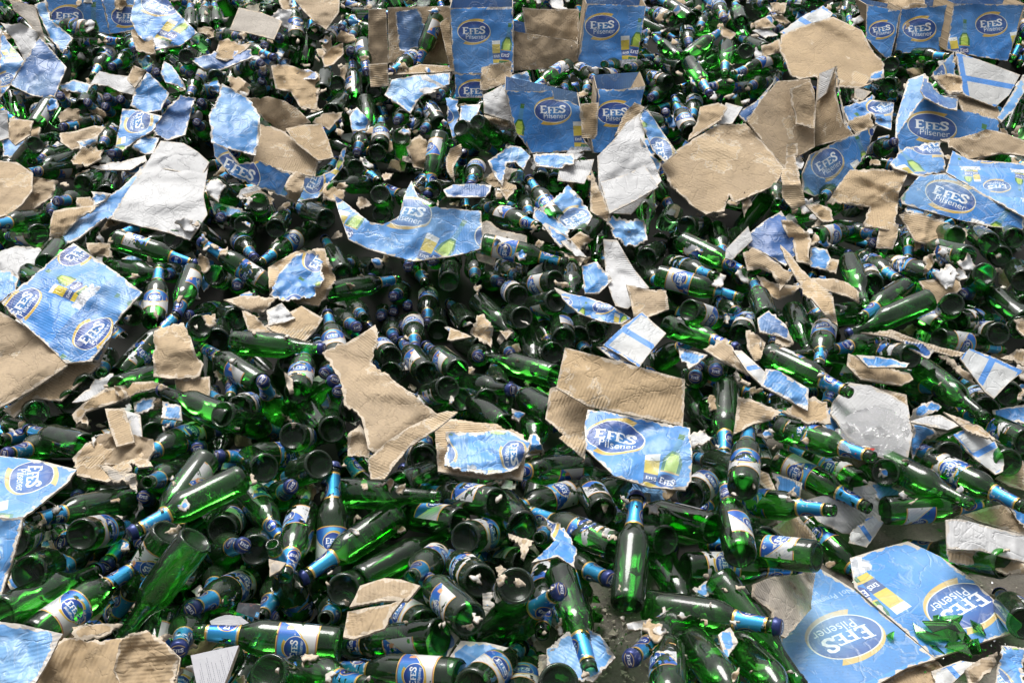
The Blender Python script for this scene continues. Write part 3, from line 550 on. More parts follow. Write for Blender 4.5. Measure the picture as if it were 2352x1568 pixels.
# ---------------------------------------------------------------- bottles read off the photograph: base x y, mouth x y, flags
# flags: b/t base/mouth nearer, c/o cap on/open, L label facing, W side of label, N no label seen, R ragged, x bare neck, g bright glass, ^ on top, _ below, = on the floor
BOT = dict(
A="""600 190 330 150 oL^;505 262 800 272 oW^;490 290 415 395 toN^;720 320 600 510 toL^;870 350 725 440 tcL;650 360 540 315 cN;1250 250 1430 345 oN!;1215 370 1290 460 bcN;1120 400 1245 485 tcN;1300 480 1235 640 oW;
1410 510 1370 470 bcN;1560 470 1705 412 tcW;1560 300 1790 378 cR;1440 230 1585 240 cW;1935 270 1922 -20 cL;2050 220 2150 110 bcW;2130 270 2260 150 cL;2105 600 2145 410 cN;2200 545 2205 640 bcNg;2260 660 2100 625 toNg;2160 730 2300 600 oNx;
225 830 385 575 oW;520 790 392 625 tcN;650 640 490 738 tcL;690 800 570 668 tcN;805 820 685 695 tcN;815 730 700 635 tcN;900 760 785 648 tcN;540 700 620 560 oN;660 790 405 832 cR;1170 690 1050 678 tcW;1140 800 1060 780 tcN;1350 745 1190 712 tcN;
1290 600 1215 680 tcN;1345 730 1312 670 tcN;1355 880 1285 800 tcN;735 840 660 960 oW;840 1000 728 1005 tcN;890 985 780 1028 tcN;230 945 70 1120 boNR;440 985 195 1058 oN;470 1030 190 1130 oNx;460 1100 150 1130 oW;540 1205 720 1120 bcN;690 1270 742 1110 cN;
560 1300 370 1315 cN;360 1270 330 1400 cN;280 1425 -60 1470 oN^g;255 1530 40 1545 boWg^;1420 1230 1570 1350 bcN;1690 1320 1720 1440 bcN;1555 1450 1700 1440 bcN;1800 1495 1880 1380 bcN;1480 1400 1440 1420 tcN;2130 1430 1940 1345 cN;2195 1245 2120 1350 bcN;
1050 590 1022 470 tcN;1240 200 1245 20 cN_;1330 190 1340 10 cN_;1420 170 1400 20 oN_;1640 200 1665 245 tcN;1700 330 1730 300 tcN;1850 290 1815 240 tcN;1700 500 1720 470 tcN;1720 570 1710 530 tcN;1600 620 1760 570 oN;270 340 450 330 cL_;850 250 880 330 cR""",
B="""630 110 500 450 oW^;500 360 325 475 tcL^;95 650 80 388 cW;150 285 172 475 cW;220 590 290 640 bcW;165 655 195 900 oNx;-30 730 45 590 cN;262 960 270 770 oL;150 860 110 1000 cL;400 890 410 1060 boNxg;650 885 572 1280 cW^;790 835 1030 1010 boN^;895 800 1110 975 boN^;
1190 930 1050 870 bcN;900 1080 850 1215 tcL^;645 810 490 560 oL;600 800 545 850 tcN;420 740 372 790 tcN;540 700 505 755 toN;1490 430 1240 590 oW^;1340 610 1115 555 oN^;1430 620 1200 585 oN^;1550 450 1700 540 oW^;1695 500 1870 500 boW^g;1645 520 1600 610 toN^g;
1850 440 1720 420 toL;2145 545 1885 470 boL;2010 440 1870 440 oN;2230 450 2060 400 boW;2165 130 1980 60 boL;2290 130 2070 -20 boN;2210 390 2050 235 oNg;2100 600 2030 640 tcN;2265 830 2185 640 cL;2200 920 2125 730 tcL;2240 830 2060 870 oNg;1412 1440 1232 1165 cL^;
900 1400 1012 1335 toN;1280 1460 1095 1330 oN_;1020 1400 1300 1478 oW^;260 1270 320 1400 bcNg;270 1400 330 1480 bcNg;215 1205 -50 1205 oNx;60 1050 260 1190 oN;0 1150 150 1138 cN;610 1390 285 1215 oNg;2003 1225 1992 1520 oNxg^;2180 1390 2070 1560 oNg^!;
1140 1250 1178 1125 oN;740 990 718 930 toN;610 1240 800 1240 boN;1210 1290 1240 1420 oN;1560 1560 1740 1400 oN;100 1100 40 1080 cN;130 640 -10 560 cN_;560 640 500 700 cN_;700 560 640 640 cN_;60 260 10 180 tcN;110 200 70 240 tcN;60 360 72 330 tcN;1450 520 1470 600 tcN;240 1000 270 960 boNg;1310 1180 1330 1100 cN;1400 1200 1410 1120 cN;1950 470 2120 640 oR_;1840 330 2020 200 oN_""",
C="""60 410 195 615 cNg^;305 295 290 490 oNg^;40 385 275 195 oNg^;205 375 260 330 bcNg!;430 335 350 420 boWg!;600 405 330 490 oW^g;455 545 120 575 oWg;180 500 420 512 oNg;560 520 440 575 oW;240 20 290 130 tcL;560 330 385 245 oN;400 150 355 20 boN;1175 130 1150 60 bcNg;
860 30 700 20 oW;1490 365 1765 370 oNg^;1640 450 1600 380 bcNg;1360 560 1420 520 boNg!;1290 570 1400 620 oW_;1270 990 1400 928 tcL;95 650 80 780 oL;70 870 -30 680 oL^;60 590 132 578 tcN;40 200 62 300 tcW;1500 350 1420 350 oN;1380 420 1350 500 boNg;470 20 560 20 oL;
680 100 800 70 tcN;520 60 640 120 oN_;1480 470 1560 470 oNg_;170 110 120 190 oNg;1240 1080 1150 1030 oNg;1010 1240 930 1290 oNg;720 160 620 200 cN_;100 110 10 90 bcNg;1950 270 2010 160 oN_""",
D="""1530 800 2105 840 cNxg^;750 125 1285 292 cW^;1130 125 1290 230 bcN;1262 55 1560 290 boN;1765 430 1310 138 cL^;1400 360 1500 410 bcNg;1555 120 1662 250 tcL;1965 100 1685 290 oL;720 320 1080 350 oNx;1003 670 1042 300 oL^;1150 330 1090 358 tcL;1262 335 1140 660 cW^;
860 620 910 480 bcNg^;1310 690 1210 830 bcW^g;1420 785 1480 650 bcN;790 1020 1165 605 cL^;765 1100 1160 970 oNx^g;1700 1075 1310 820 oW^;1940 1130 2010 820 oL;1815 1310 1715 1045 tcNg^;1910 1230 2185 1045 tcNxg;2240 1120 2210 1120 tcN;2120 1390 1925 1120 oNg;
1510 1310 1052 1108 cNxg^;1450 1270 1850 1400 boNg^;1910 1410 2070 1440 bcNg^;560 1480 180 1372 cN^;440 1440 35 1530 cN^;430 1340 0 1440 oNg;1330 1380 868 1560 cL^;880 1310 1210 1345 oN;1330 1470 1290 1492 tcN;1560 1230 1710 1180 oW;2170 1370 2160 1270 oN;2240 350 2120 120 cN;
2200 910 2140 610 cL;2110 920 2070 780 cL;560 1090 600 1000 bcN;300 400 108 310 cN;300 290 440 100 oNx;1560 400 1550 430 tcN;1590 30 1640 140 bcNg;1010 1400 900 1480 bcNg;240 1260 110 1220 oNx;80 1330 330 1380 oNx;470 1190 330 1130 cN;1560 880 1500 1180 oN_;700 900 660 1000 oN;
1240 1120 1450 1180 oR_;1850 700 1600 760 cN_;1540 650 1440 620 oW;2200 960 2120 1000 cN;1800 330 2000 420 cN_;60 1500 300 1400 oN_;2000 240 2100 350 cN_;1660 1180 1560 1320 cN""",
E="""-60 470 385 385 oN^;240 320 120 290 bcN;100 290 40 285 tcN;480 200 445 308 tcL;430 455 348 500 tcL;330 680 352 775 tcN;478 660 490 840 tcL^;575 470 572 680 tcL^;460 520 440 562 tcN;370 540 347 598 tcN;300 590 265 628 tcN;430 660 412 702 tcN;710 405 730 250 bcN^;730 295 740 200 bcN;
845 695 715 540 bcN;900 530 1160 780 oNx;640 720 640 560 bcN;1190 640 1080 600 bcN^;1165 500 1060 420 bcW^;1410 530 1170 590 bcW^;1410 400 1120 450 boL^;1280 330 1130 300 bcW;880 260 880 390 toNg;1050 310 1172 378 toR;940 380 1052 408 tcN;895 145 1515 290 oL^;1512 310 1515 500 oNxg;
1462 775 1430 590 boW^;1290 640 1400 860 oW;1555 770 1548 640 cN;1660 730 1740 690 bcNg;1540 780 1610 860 oN;1250 730 1275 990 oNx;1390 870 1330 820 bcNg^;1405 1020 935 880 oNxg^;562 1000 400 790 bcW^;770 985 560 820 bcW^;705 1100 500 1160 boW^;785 1075 1125 1108 cNx^g;330 900 190 760 bcW;
1080 1350 765 1115 oNg^;1400 1270 1105 1090 cN^;1060 1180 1070 1330 boNxg;1265 1250 1280 1520 oNxg^;940 1230 908 1195 tcN;910 870 903 893 tcN;1110 850 1110 874 tcN;1040 1110 1005 960 cN;790 1170 540 1270 boNxg;80 1240 60 1100 bcNg^;560 1545 440 1500 bcW;1700 50 1668 250 oNxg;1960 320 2115 430 cN;
2000 250 2110 165 cN;-20 640 110 700 cN;60 560 160 640 oN;640 250 600 265 tcN;460 240 560 420 oN_;930 830 700 800 oNx_;1120 960 1330 820 oN_;300 360 200 380 cN;120 600 60 540 oN;1440 440 1500 470 boNg;1400 300 1350 360 boNg;20 830 -60 700 oW;960 1180 920 1150 oN;1900 200 2050 250 oN_;600 1350 540 1500 oNg_;330 1000 440 920 oN_;1180 620 1060 560 oN_""",
F="""15 140 440 345 oWg^;-60 290 235 368 oL;-150 360 412 512 oL^g;60 590 340 680 boL^g;565 640 478 395 oN^;405 460 395 345 toN;395 750 490 560 boL;-80 690 372 838 cN^g;740 590 840 860 oNxg;950 680 905 960 oL^;1185 600 850 640 oNx;1225 740 1185 490 oNg;1630 520 1100 745 cNx^;1475 440 1175 640 oN^g;
1105 265 1215 560 oNxg^;1260 420 1180 270 bcL^;1180 250 1435 392 oL^;1370 290 1770 382 cL^;880 115 1150 60 oL;1010 60 1310 100 oN;1510 60 1485 270 oL;1880 240 1530 150 oW^;1600 200 1840 300 oN;1990 350 1890 480 bcN^;2250 660 1925 390 oN^;1960 480 1850 480 cN;1780 550 1690 640 bcNg^;
1815 665 2090 640 boL^g;1690 780 2110 845 boL^g;1750 720 1440 560 oWg;2080 745 1870 720 oW;1350 780 980 850 oW^g;1510 890 1150 870 oW^;1095 875 700 885 oNxg^;580 880 1110 1130 oNg^^;1060 980 945 1230 toW;1110 1140 1060 1000 boNxg!;1580 970 2000 1290 oNxg^;1400 1030 1705 1118 cN;
2000 1240 1850 1050 bcL^;2150 1140 2050 1040 bcN^;2260 1450 1845 1260 oR^g;1400 1460 1675 1530 oN;190 1240 255 1175 toNxg!;230 960 235 988 tcN;110 1010 98 1028 tcN;130 950 118 965 tcN;300 1090 290 1560 oN;410 1750 450 1340 oL^^;655 1360 1265 1550 oL^g;2020 150 1880 60 oN;
2100 240 1960 130 boW;2180 120 2080 60 oN;1350 110 1260 150 tcN;1800 110 1640 60 oN;160 30 -20 150 oN;40 40 160 30 oN;60 640 430 650 oR_;250 520 420 640 oR_;240 60 290 260 oNg;380 290 300 260 oNg;2240 400 2160 260 cN;2247 560 2180 470 oNg;1180 1170 1080 1100 oN_;1700 1200 1480 1120 oN_;690 100 830 70 cN_;50 1130 200 1380 oNx_;640 1210 660 1320 oN_;40 1390 200 1600 oNx_;2230 700 2150 690 oNg""",
G="""2215 1320 1278 1230 oL^g;835 370 190 510 oN;530 600 850 540 bcR^g;1345 110 960 640 oW^;1600 220 835 600 cN^^g;1730 165 1560 70 boNg^;2085 140 1850 230 boN^;2010 80 1415 90 cL;2165 900 2180 145 cL^;1985 440 1860 880 oW^g;1605 290 1855 655 toW^;1770 400 1905 280 tcN;1380 710 1592 665 tcR^;
1450 570 1580 430 bcW^;1670 700 1690 600 bcN;1270 640 800 1270 boNx^^g;1100 580 740 1160 boL^;990 430 690 800 tcN;190 850 420 760 bcNg^;10 1120 645 825 cNx^g;210 1270 895 800 cL^g;1010 560 920 655 tcN;1020 420 938 352 tcN;520 680 385 860 tcN;1620 910 1250 1085 tcL^;1270 1110 1165 1350 tcN^;
1995 1200 1778 660 toR^;1750 1500 2090 1700 boNxg^;1830 1480 2420 1580 oL^g;1180 200 960 260 oN;300 480 100 400 oN;80 640 260 560 oNg;1900 820 1700 1150 oN_;1500 800 1350 1000 oN_;700 620 400 650 cN_;400 480 460 700 oN_;1100 240 900 180 oNg;1960 220 1700 330 oNg_;2247 1050 2120 1150 oL;90 200 400 260 oN_;1230 820 1130 900 oN_""",
H="""-25 320 640 352 oNx^g;1020 390 520 310 bcW^;1195 545 990 280 boNx^g;375 460 -255 890 cN^g;790 520 250 440 boW^g;815 620 1120 560 bcR^;120 910 760 560 oNxg;915 905 700 720 boL^;845 1155 505 830 boW^^;1150 930 1060 1060 bcL^^;380 280 705 142 cNx^;1600 155 1040 200 oW^g;1560 320 1020 470 oR;
1715 455 1570 190 boW^;1800 690 1220 440 oR^;1878 1050 1938 345 cN^^;2440 560 1835 395 oN^g;2130 640 1720 530 oNxg;2065 710 2340 1200 toNx^g;1360 810 1320 1250 oWg;960 1340 1440 960 tcN^;1440 860 1635 1490 toN^g;1380 740 1770 890 cN;655 1260 -40 1340 boW^g;790 1530 -60 1470 bcL^;
860 1600 1190 1330 cL^;1170 1700 1240 1360 oL;1430 1560 1380 1760 boW^;2250 1150 1895 1410 cN^;2140 1350 2160 1900 oR^g;560 1200 250 1020 oL;640 740 460 880 oL^;1400 560 1300 620 oN;540 100 480 220 bcW;1500 60 1300 180 oNg_;350 1400 60 1380 cN_;1500 880 1600 1100 oNxg_;1240 1060 860 1260 oNx;20 960 160 900 cN;1900 700 1780 420 oN_;1330 860 1100 760 oN_;100 1300 -60 1200 oN_;60 520 -60 700 oNg_;1050 480 900 600 oN_;740 340 660 260 oN_""",
I="""1285 100 1900 400 oNxg^;1340 440 2018 405 oWg^;1625 115 2260 425 oLg^;330 375 1005 440 oLg^;395 730 292 265 oW^^g;70 345 280 170 boL^;890 740 145 660 oWg^;30 820 775 815 cLg^;250 880 800 1590 oNx^g;-215 1065 645 1200 cN^^g;80 1300 450 1760 toNx^^g;370 1310 790 1760 toNx^^g;790 490 1285 965 oLg^=;
640 110 1240 430 oLg^;1165 270 700 10 boLg;2110 790 1470 662 oNg=;2250 1180 2085 985 cN;-200 500 270 620 boNx^g;1340 190 1460 230 boNxg!^;400 180 90 90 cN;560 640 240 560 oNx_;20 1160 200 1380 oR_;-60 900 150 1050 oNx_;2150 130 1840 10 oNg;1760 80 1600 60 cN;2010 220 1900 130 bcN;560 470 320 620 oN_;300 1060 480 1250 oNg_""")
# ---------------------------------------------------------------- card, cartons and paper: tile | material | outline | options | words
SH = """
A|w|1050 920,1200 935,1290 990,1365 1060,1330 1280,1355 1400,1240 1568,1100 1520,725 1430,830 1250,900 1150,960 1060|lift=.09 lay=1 tilt=.35 tear=.25 cr=1.3|large white lined carton panel with a sharp fold across it|the large white panel
A|w|1050 920,1200 935,1290 990,1367 1060,1295 1195,1160 1120,960 1085|lift=.115 lay=0 tilt=.45 tear=.15 cr=.5|top flap folded over the large white panel
A|b|960 1050,880 1200,735 1420,690 1420,500 1568,400 1600,380 1620,430 1480,640 1330,800 1220,900 1120|lift=.05 lay=2 tilt=.2|blue printed panel curling down beside the large white panel
A|u|290 -20,660 -20,720 225,560 200,430 150,340 130|lift=.02 lay=3 tilt=.9 tear=.2 cr=.3 logo=438,110,542,112 g=back_left_carton|blue carton standing at the back left with its logo facing out|the back left carton
A|q|668 -20,1010 -20,900 200,720 222|lift=.02 lay=3 tilt=.9 tear=.2 cr=.3 logo=830,110,930,112 g=back_left_carton
A|d|260 240,435 440,350 650,210 625,65 555,110 480|lift=.06 lay=1 tilt=.5 tear=.4 bend=.3|deep blue carton flap leaning at the left edge
A|w|0 150,130 150,250 210,240 290,160 400,110 300,40 200|lift=.05 lay=2 tilt=.6|dirty white carton lining behind the deep blue flap
A|g|60 0,230 40,300 280,240 230,170 130,90 70|lift=.05 lay=2 tilt=.6 bend=.4 tear=.4|pale grey lining bent upright near the top left corner
A|p|0 180,60 280,160 400,110 480,60 570,0 640|lift=.05 lay=2 tilt=.6 logo=20,530,90,500|blue printed carton corner at the far left edge
A|b|225 30,300 0,330 130,480 250,410 350,330 260|lift=.07 lay=1 tilt=.6 bend=.4|light blue flap curling in front of the back left carton
A|p|880 -10,1090 -10,1150 70,1290 215,1180 300,1100 310,1010 330,900 230,850 130,860 70|lift=.1 lay=0 tilt=.5 cr=1.3 logo=1040,40,1145,75|crumpled blue printed sheet bent over the back left carton|the crumpled blue sheet
A|k|850 200,960 180,1000 250,1020 355,960 350,890 330|lift=.12 lay=0 tilt=.5 cr=2|torn kraft corner folded over below the crumpled blue sheet
A|g|1560 50,1700 80,1845 140,1790 260,1640 220,1500 195|lift=.1 lay=0 tilt=.3 tear=.15 cr=.5|flat grey panel lying over dark bottles near the top
A|k|1910 -20,2220 -20,2215 80,2130 195,2050 140,1980 70|lift=.09 lay=1 tilt=.4 tear=.3|kraft panel with round bottle prints hanging at the top
A|d|1240 385,1340 360,1430 340,1560 330,1640 320,1655 375,1560 410,1440 460,1330 455|lift=.08 lay=1 tilt=.3 bend=.5|deep blue torn strip curving over bottles
A|k|1430 270,1490 250,1560 290,1640 290,1600 330,1480 400,1410 380|lift=.1 lay=0 tilt=.3 cr=1.6|ragged kraft piece on the curved deep blue strip
A|k|1770 430,1870 420,1960 450,2080 480,2090 520,2070 720,1960 700,1900 600,1800 580|lift=.06 lay=1 tilt=.5 cr=1.4|upright torn kraft flap with a ragged blue crest
A|d|1935 480,2010 450,2090 490,2060 520,1950 520|lift=.09 lay=0 tilt=.5 cr=1.5|small blue torn crest on the upright kraft flap
A|b|1450 545 -20,1620 640 -20,1700 760 -15,1690 900 -7,1670 1015 -3,1520 980 -3,1380 930 -3,1365 760 -10,1420 640 -16|lay=0 g=crushed_carton ref=1750,1290 lift=0.03 cr=0.8|crushed blue carton lying open and showing its kraft inside|the crushed open carton
A|i|1610 640 -26,1750 630 -27,1860 660 -27,1950 720 -24,2030 800 -22,1940 830 -24,1850 870 -26,1740 800 -27|lay=1 g=crushed_carton ref=1750,1290 lift=0 cr=0.6
A|k|1700 790 -26,1860 860 -27,1960 950 -20,2080 1040 -14,2060 1155 -8,1850 1120 -9,1650 1060 -10,1690 900 -19|lay=1 tear=.4 g=crushed_carton ref=1750,1290 lift=0 cr=0.6
A|k|1865 840 -22,1990 815 -21,2100 810 -20,2140 900 -15,2180 1030 -8,2080 1050 -10,1960 960 -15,1910 910 -20|lay=0 tear=.2 g=crushed_carton ref=1750,1290 lift=0.02 cr=0.5
A|p|1390 930 -1,1470 960 0,1560 1070 2,1700 1050 3,1910 1140 4,1900 1240 4,1890 1300 3,1700 1230 1,1500 1140 0,1400 1020 -1|lay=0 logo=1550,1120,1690,1190 g=crushed_carton ref=1750,1290 lift=0.05 cr=0.7
A|p|2190 1100 -4,2240 970 -11,2262 960 -12,2240 1090 -8,2080 1290 1,1920 1320 4,1890 1290 4,1980 1150 2,2090 1150 -1|lay=0 logo=2050,1180,2080,1100 g=crushed_carton ref=1750,1290 lift=0.05 cr=0.5
A|k|1880 1170,1930 1120,1990 1140,1980 1240,1930 1330,1870 1300|lift=.15 lay=-1 tilt=.8 cr=2.4 tear=2|shredded kraft corner at the front of the crushed open carton
A|b|960 470,1030 530,1105 610,1050 720,950 740,850 690,880 590|lift=.09 lay=1 tilt=.5 cr=1|blue square panel standing tilted on bottles
A|k|870 425,950 460,920 520,880 575,830 520|lift=.1 lay=0 tilt=.4 cr=1.5|small kraft fold beside the tilted blue square
A|p|800 710,900 720,1060 760,1000 850,860 940,800 990,755 960|lift=.09 lay=1 tilt=.4 logo=905,790,900,870|torn blue piece with the logo turned sideways|the sideways logo piece
A|b|930 880,1040 900,1000 1000,950 1010,860 960|lift=.07 lay=1 tilt=.4|small blue offcut below the sideways logo piece
A|k|390 870,480 860,620 820,690 830,630 900,560 950,470 980,400 930|lift=.08 lay=1 tilt=.4 cr=1.5|bowed kraft piece with a blue strip
A|b|500 925,640 890,635 930,520 975|lift=.12 lay=0 tilt=.4|narrow blue strip on the bowed kraft piece
A|k|-40 1050,110 1060,215 1130,210 1250,140 1340,60 1400,-40 1430|lift=.1 lay=0 tilt=.35 tear=.5 cr=1.2|broad creased kraft sheet at the left edge of the heap|the broad kraft sheet at the left
A|k|200 1150,380 1180,340 1290,260 1340,160 1400,100 1360,180 1270|lift=.07 lay=1 tilt=.3 cr=2 tear=1.5|layered torn kraft shreds beside the broad kraft sheet
A|k|350 1380,420 1360,650 1340,520 1420,450 1490,400 1568,320 1540,330 1440|lift=.08 lay=1 tilt=.4 bend=.6 cr=1.5|curved kraft strip arching above a green bottle base
A|w|-30 720,45 720,60 900,-30 930|lift=.09 lay=0 tilt=.8 tear=.2|white panel edge standing at the left rim
A|k|60 770,220 790,200 880,100 950,50 900|lift=.07 lay=1 tilt=.3 cr=2|crumpled white and kraft paper at the left rim
A|w|590 550,650 465,760 490,860 500,930 520,870 620,780 600,700 560|lift=.06 lay=1 tilt=.25 bend=.5|white lining sheet with a pale blue stripe
A|b|370 570,480 520,600 555,560 620,470 600|lift=.05 lay=2 tilt=.3|pale blue scrap under leaning bottle necks
A|k|460 1050,540 960,680 980,660 1040,580 1080,500 1100|lift=.08 lay=1 tilt=.4 cr=2.4 tear=1.6|crumpled kraft lump with blue edge
A|w|590 1090,720 1060,850 1040,950 1015,960 1050,850 1110,660 1110|lift=.06 lay=1 tilt=.3|thin white strip touching the large white panel
A|d|1000 860,1060 740,1180 620,1280 640,1250 720,1210 880,1090 920|lift=.03 lay=4 tilt=.4 bend=.7 cr=1.4|dark blue hollow flap with capped bottles in it
A|k|2040 800,2110 740,2240 730,2200 790,2150 850,2120 830|lift=.07 lay=1 tilt=.5|kraft flap right of the crushed open carton
A|b|1070 400,1130 440,1200 540,1210 590,1080 540,1050 480|lift=.08 lay=1 tilt=.5|light blue folded scrap below the crumpled blue sheet
A|b|595 1250,720 1265,700 1300,610 1345|lift=.08 lay=1 tilt=.4|light blue corner left of the large white panel
A|k|500 1290,590 1285,640 1340,560 1360,500 1345|lift=.08 lay=1 tilt=.4 cr=2|small kraft curl left of the large white panel
A|k|1480 500,1560 500,1640 560,1620 620,1520 600|lift=.06 lay=1 tilt=.4 cr=2.4 tear=1.5|shredded kraft lump above the crushed open carton
A|k|2100 380,2160 310,2240 280,2247 350,2180 420,2120 440|lift=.07 lay=1 tilt=.4 cr=2.4 tear=1.6|shredded kraft paper left of the open kraft carton
A|k|1580 1270,1700 1240,1790 1300,1760 1340,1640 1310|lift=.06 lay=2 tilt=.4|kraft arch over a dark bottle base
A|b|1370 1310,1480 1340,1580 1360,1640 1440,1560 1420,1400 1400|lift=.04 lay=3 tilt=.3|blue edged lining below the large white panel
B|q|720 55,1130 45,1135 478,740 485|lift=.03 lay=2 tilt=.95 tear=.35 cr=.7 logo=875,210,980,207 box=.2 g=left_print_carton|upright blue carton with logo, glass and bottle print, left of the kraft covered one|the upright left carton
B|i|1135 200,1165 210,1555 270,1545 480,1330 450,1125 465|lift=.03 lay=2 tilt=.95 tear=.5 box=.2 g=kraft_front_carton|upright carton with bare kraft front between two blue cartons|the kraft fronted carton
B|k|1190 50,1300 60,1560 60,1562 285,1400 280,1220 275|lift=.06 lay=1 tilt=.95 tear=.2 cr=1 g=kraft_front_carton
B|q|1612 25,2000 40,1965 250,1930 440,1730 445,1545 455,1580 240|lift=.03 lay=2 tilt=.95 tear=.35 cr=.7 logo=1712,175,1822,173 box=.2 g=right_print_carton|upright blue carton with logo, glass and bottle print, right of the kraft covered one|the upright right carton
B|q|750 487,930 485,935 640,755 640|lift=.03 lay=3 tilt=.95 tear=.2 cr=.3 logo=880,600,985,598|blue carton front with half its logo showing under the upright left carton
B|q|1080 590,1240 600,1390 595,1400 650,1500 660,1570 700,1590 900,1645 985,1450 992,1250 1002,1150 860|lift=.1 lay=1 tilt=.95 tear=.5 cr=.4 logo=1390,728,1508,725 box=.2 g=holed_carton|blue carton front with a hole torn through its logo|the carton with the torn logo
B|q|1680 580,1840 585,1995 560,1960 700,1820 860,1760 990,1650 1000,1640 900,1690 650|lift=.08 lay=2 tilt=.95 tear=.5 cr=.4 logo=1795,745,1910,742 box=.2 g=cut_off_carton|blue carton with its logo cut off by a grey lining sheet|the carton cut off by the lining
B|k|1570 680,1690 670,1680 880,1660 910,1580 900|lift=.14 lay=0 tilt=.95 tear=.5 cr=.6|kraft flap hanging down beside the torn logo
B|i|185 60,300 60,320 410,300 430,185 430|lift=.06 lay=2 tilt=.95 tear=.2 g=open_kraft_carton|open kraft carton lying on its side with bottles inside|the open kraft carton
B|i|310 50,720 40,740 420,320 410|lift=-.1 lay=6 tilt=.95 tear=.1 g=open_kraft_carton
B|k|320 490,520 420,700 430,745 465,560 478|lift=.05 lay=3 tilt=0 tear=.2 g=open_kraft_carton
B|i|650 150,710 110,745 468,715 440|lift=.09 lay=1 tilt=.9 tear=.2 g=open_kraft_carton
B|d|360 80,500 50,560 170,520 310,440 340,390 330|lift=.02 lay=3 tilt=.9 bend=.4|deep blue flap hanging inside the open kraft carton
B|k|185 420,310 410,320 560,200 570|lift=.08 lay=1 tilt=.9 tear=.3|kraft square hanging below the open kraft carton
B|k|925 440,1120 400,1115 530,1040 560,960 590,915 590|lift=.09 lay=0 tilt=.8 tear=.8|kraft flap folded down in front of the upright left carton
B|w|935 620,1050 560,1100 600,1160 860,1110 790,940 740|lift=.12 lay=0 tilt=.7 bend=.7 tear=.3|white lined flap rolled over like a tube|the rolled white flap
B|k|940 750,1100 790,1120 830,1060 825,950 790|lift=.11 lay=1 tilt=.7|kraft lip under the rolled white flap
B|b|1045 570,1075 500,1220 465,1262 560,1110 600|lift=.11 lay=1 tilt=.5|light blue flap beside leaning bottle necks
B|b|290 620,340 520,500 490,720 475,715 550,600 590,520 640,460 742,380 680|lift=.1 lay=1 tilt=.35 cr=1.3|light blue torn sheet below the open kraft carton
B|w|510 500,560 485,600 520,700 570,590 610,520 605|lift=.13 lay=0 tilt=.3|small white flap on the light blue torn sheet
B|u|690 640,770 650,780 760,770 880,735 900,700 780|lift=.1 lay=1 tilt=.7 logo=640,760,740,760|narrow blue strip with printed bottle in front of the upright left carton
B|b|790 690,920 680,880 800,780 790|lift=.08 lay=1 tilt=.5|pale panel between the narrow strip and the rolled flap
B|b|965 1050,1040 1000,1110 950,1180 960,1245 1020,1200 1110,1150 1060,1090 1065,1060 1215,1010 1150|lift=.12 lay=0 tilt=.6 bend=.3 tear=.6|bright blue torn flap arching below leaning bottles|the arched blue flap
B|b|1260 1010,1400 1000,1525 1005,1530 1070,1430 1100,1280 1085|lift=.12 lay=0 tilt=.3|blue bottom flap folded out under the carton with the torn logo
B|w|1440 1060,1660 1040,1640 1120,1595 1200,1420 1180|lift=.1 lay=1 tilt=.5 tear=.3|square white flap hanging under the carton with the torn logo
B|w|1960 740,1995 830,1990 920,2060 1080,2100 1180,1900 1400,1770 1390,1690 1230,1680 1020,1800 900,1870 800|lift=.12 lay=1 tilt=.5 tear=.3 cr=1.3|big grey white lining sheet standing right of centre|the big lining sheet
B|k|1990 700,1925 668,1860 740,1790 890,1840 870,1900 790,1960 745|lift=.15 lay=0 tilt=.7|kraft rim curling along the top of the big lining sheet
B|k|1640 1100,1690 1230,1770 1400,1750 1450,1635 1380|lift=.08 lay=2 tilt=.4|kraft strip along the left of the big lining sheet
B|w|1700 1190,1870 1140,1990 1080,2080 1220,1930 1310,1760 1395|lift=.17 lay=0 tilt=.4 tear=.15 cr=.5|crisp white box lid at the foot of the big lining sheet
B|p|1950 755,2010 712,2100 850,2205 1000,2120 1060,2040 980|lift=.15 lay=0 tilt=.7 tear=.3 logo=2090,990,2110,1090|long blue printed strip propped against the big lining sheet
B|b|1960 900,2030 1000,2100 1070,2060 1180,1990 1080|lift=.13 lay=1 tilt=.6|blue inner flap behind the long propped strip
B|b|60 750,110 700,200 790,170 850,80 860|lift=.08 lay=1 tilt=.5 cr=2|crushed pale blue scrap at the foot of the shredded paper
B|k|430 960,520 880,600 940,570 1110,480 1090|lift=.07 lay=2 tilt=.5 cr=2.6 tear=1.8|crumpled kraft bundle left of an upright labelled bottle
B|k|690 1040,720 970,790 940,800 1000,740 1100,750 1190,700 1120|lift=.1 lay=1 tilt=.6 cr=1.5|curled kraft flap by the foiled bottle neck
B|d|675 1240,740 1205,870 1200,990 1210,980 1250,950 1285,820 1288,700 1285|lift=.12 lay=0 tilt=.3 bend=.3 tear=.3|long deep blue strip lying level near the middle
B|k|1060 1180,1150 1210,1120 1270,1090 1310,1040 1240|lift=.1 lay=1 tilt=.5|kraft flap under the arched blue flap
B|p|1490 1205,1560 1280,1650 1410,1610 1480,1450 1500,1390 1310|lift=.08 lay=1 tilt=.5 logo=1540,1430,1640,1385|torn blue sheet with its logo upside down beside a labelled bottle
B|b|1270 1350,1390 1410,1500 1500,1480 1568,1330 1500,1260 1420|lift=.07 lay=1 tilt=.4|light blue strip below the upside down logo sheet
S|t|765 445,800 470,850 510,880 515,918 495,928 450,945 415,962 455,985 475,1040 478,1105 485,1108 530,1105 572,1030 590,950 600,900 588,845 572,800 550,782 500|lift=.14 lay=-1 tilt=.35 bend=-.3 tear=.5 cr=1.2 logo=938,492,990,505|wide blue printed sheet bent up like a smile in the middle|the smiling blue sheet
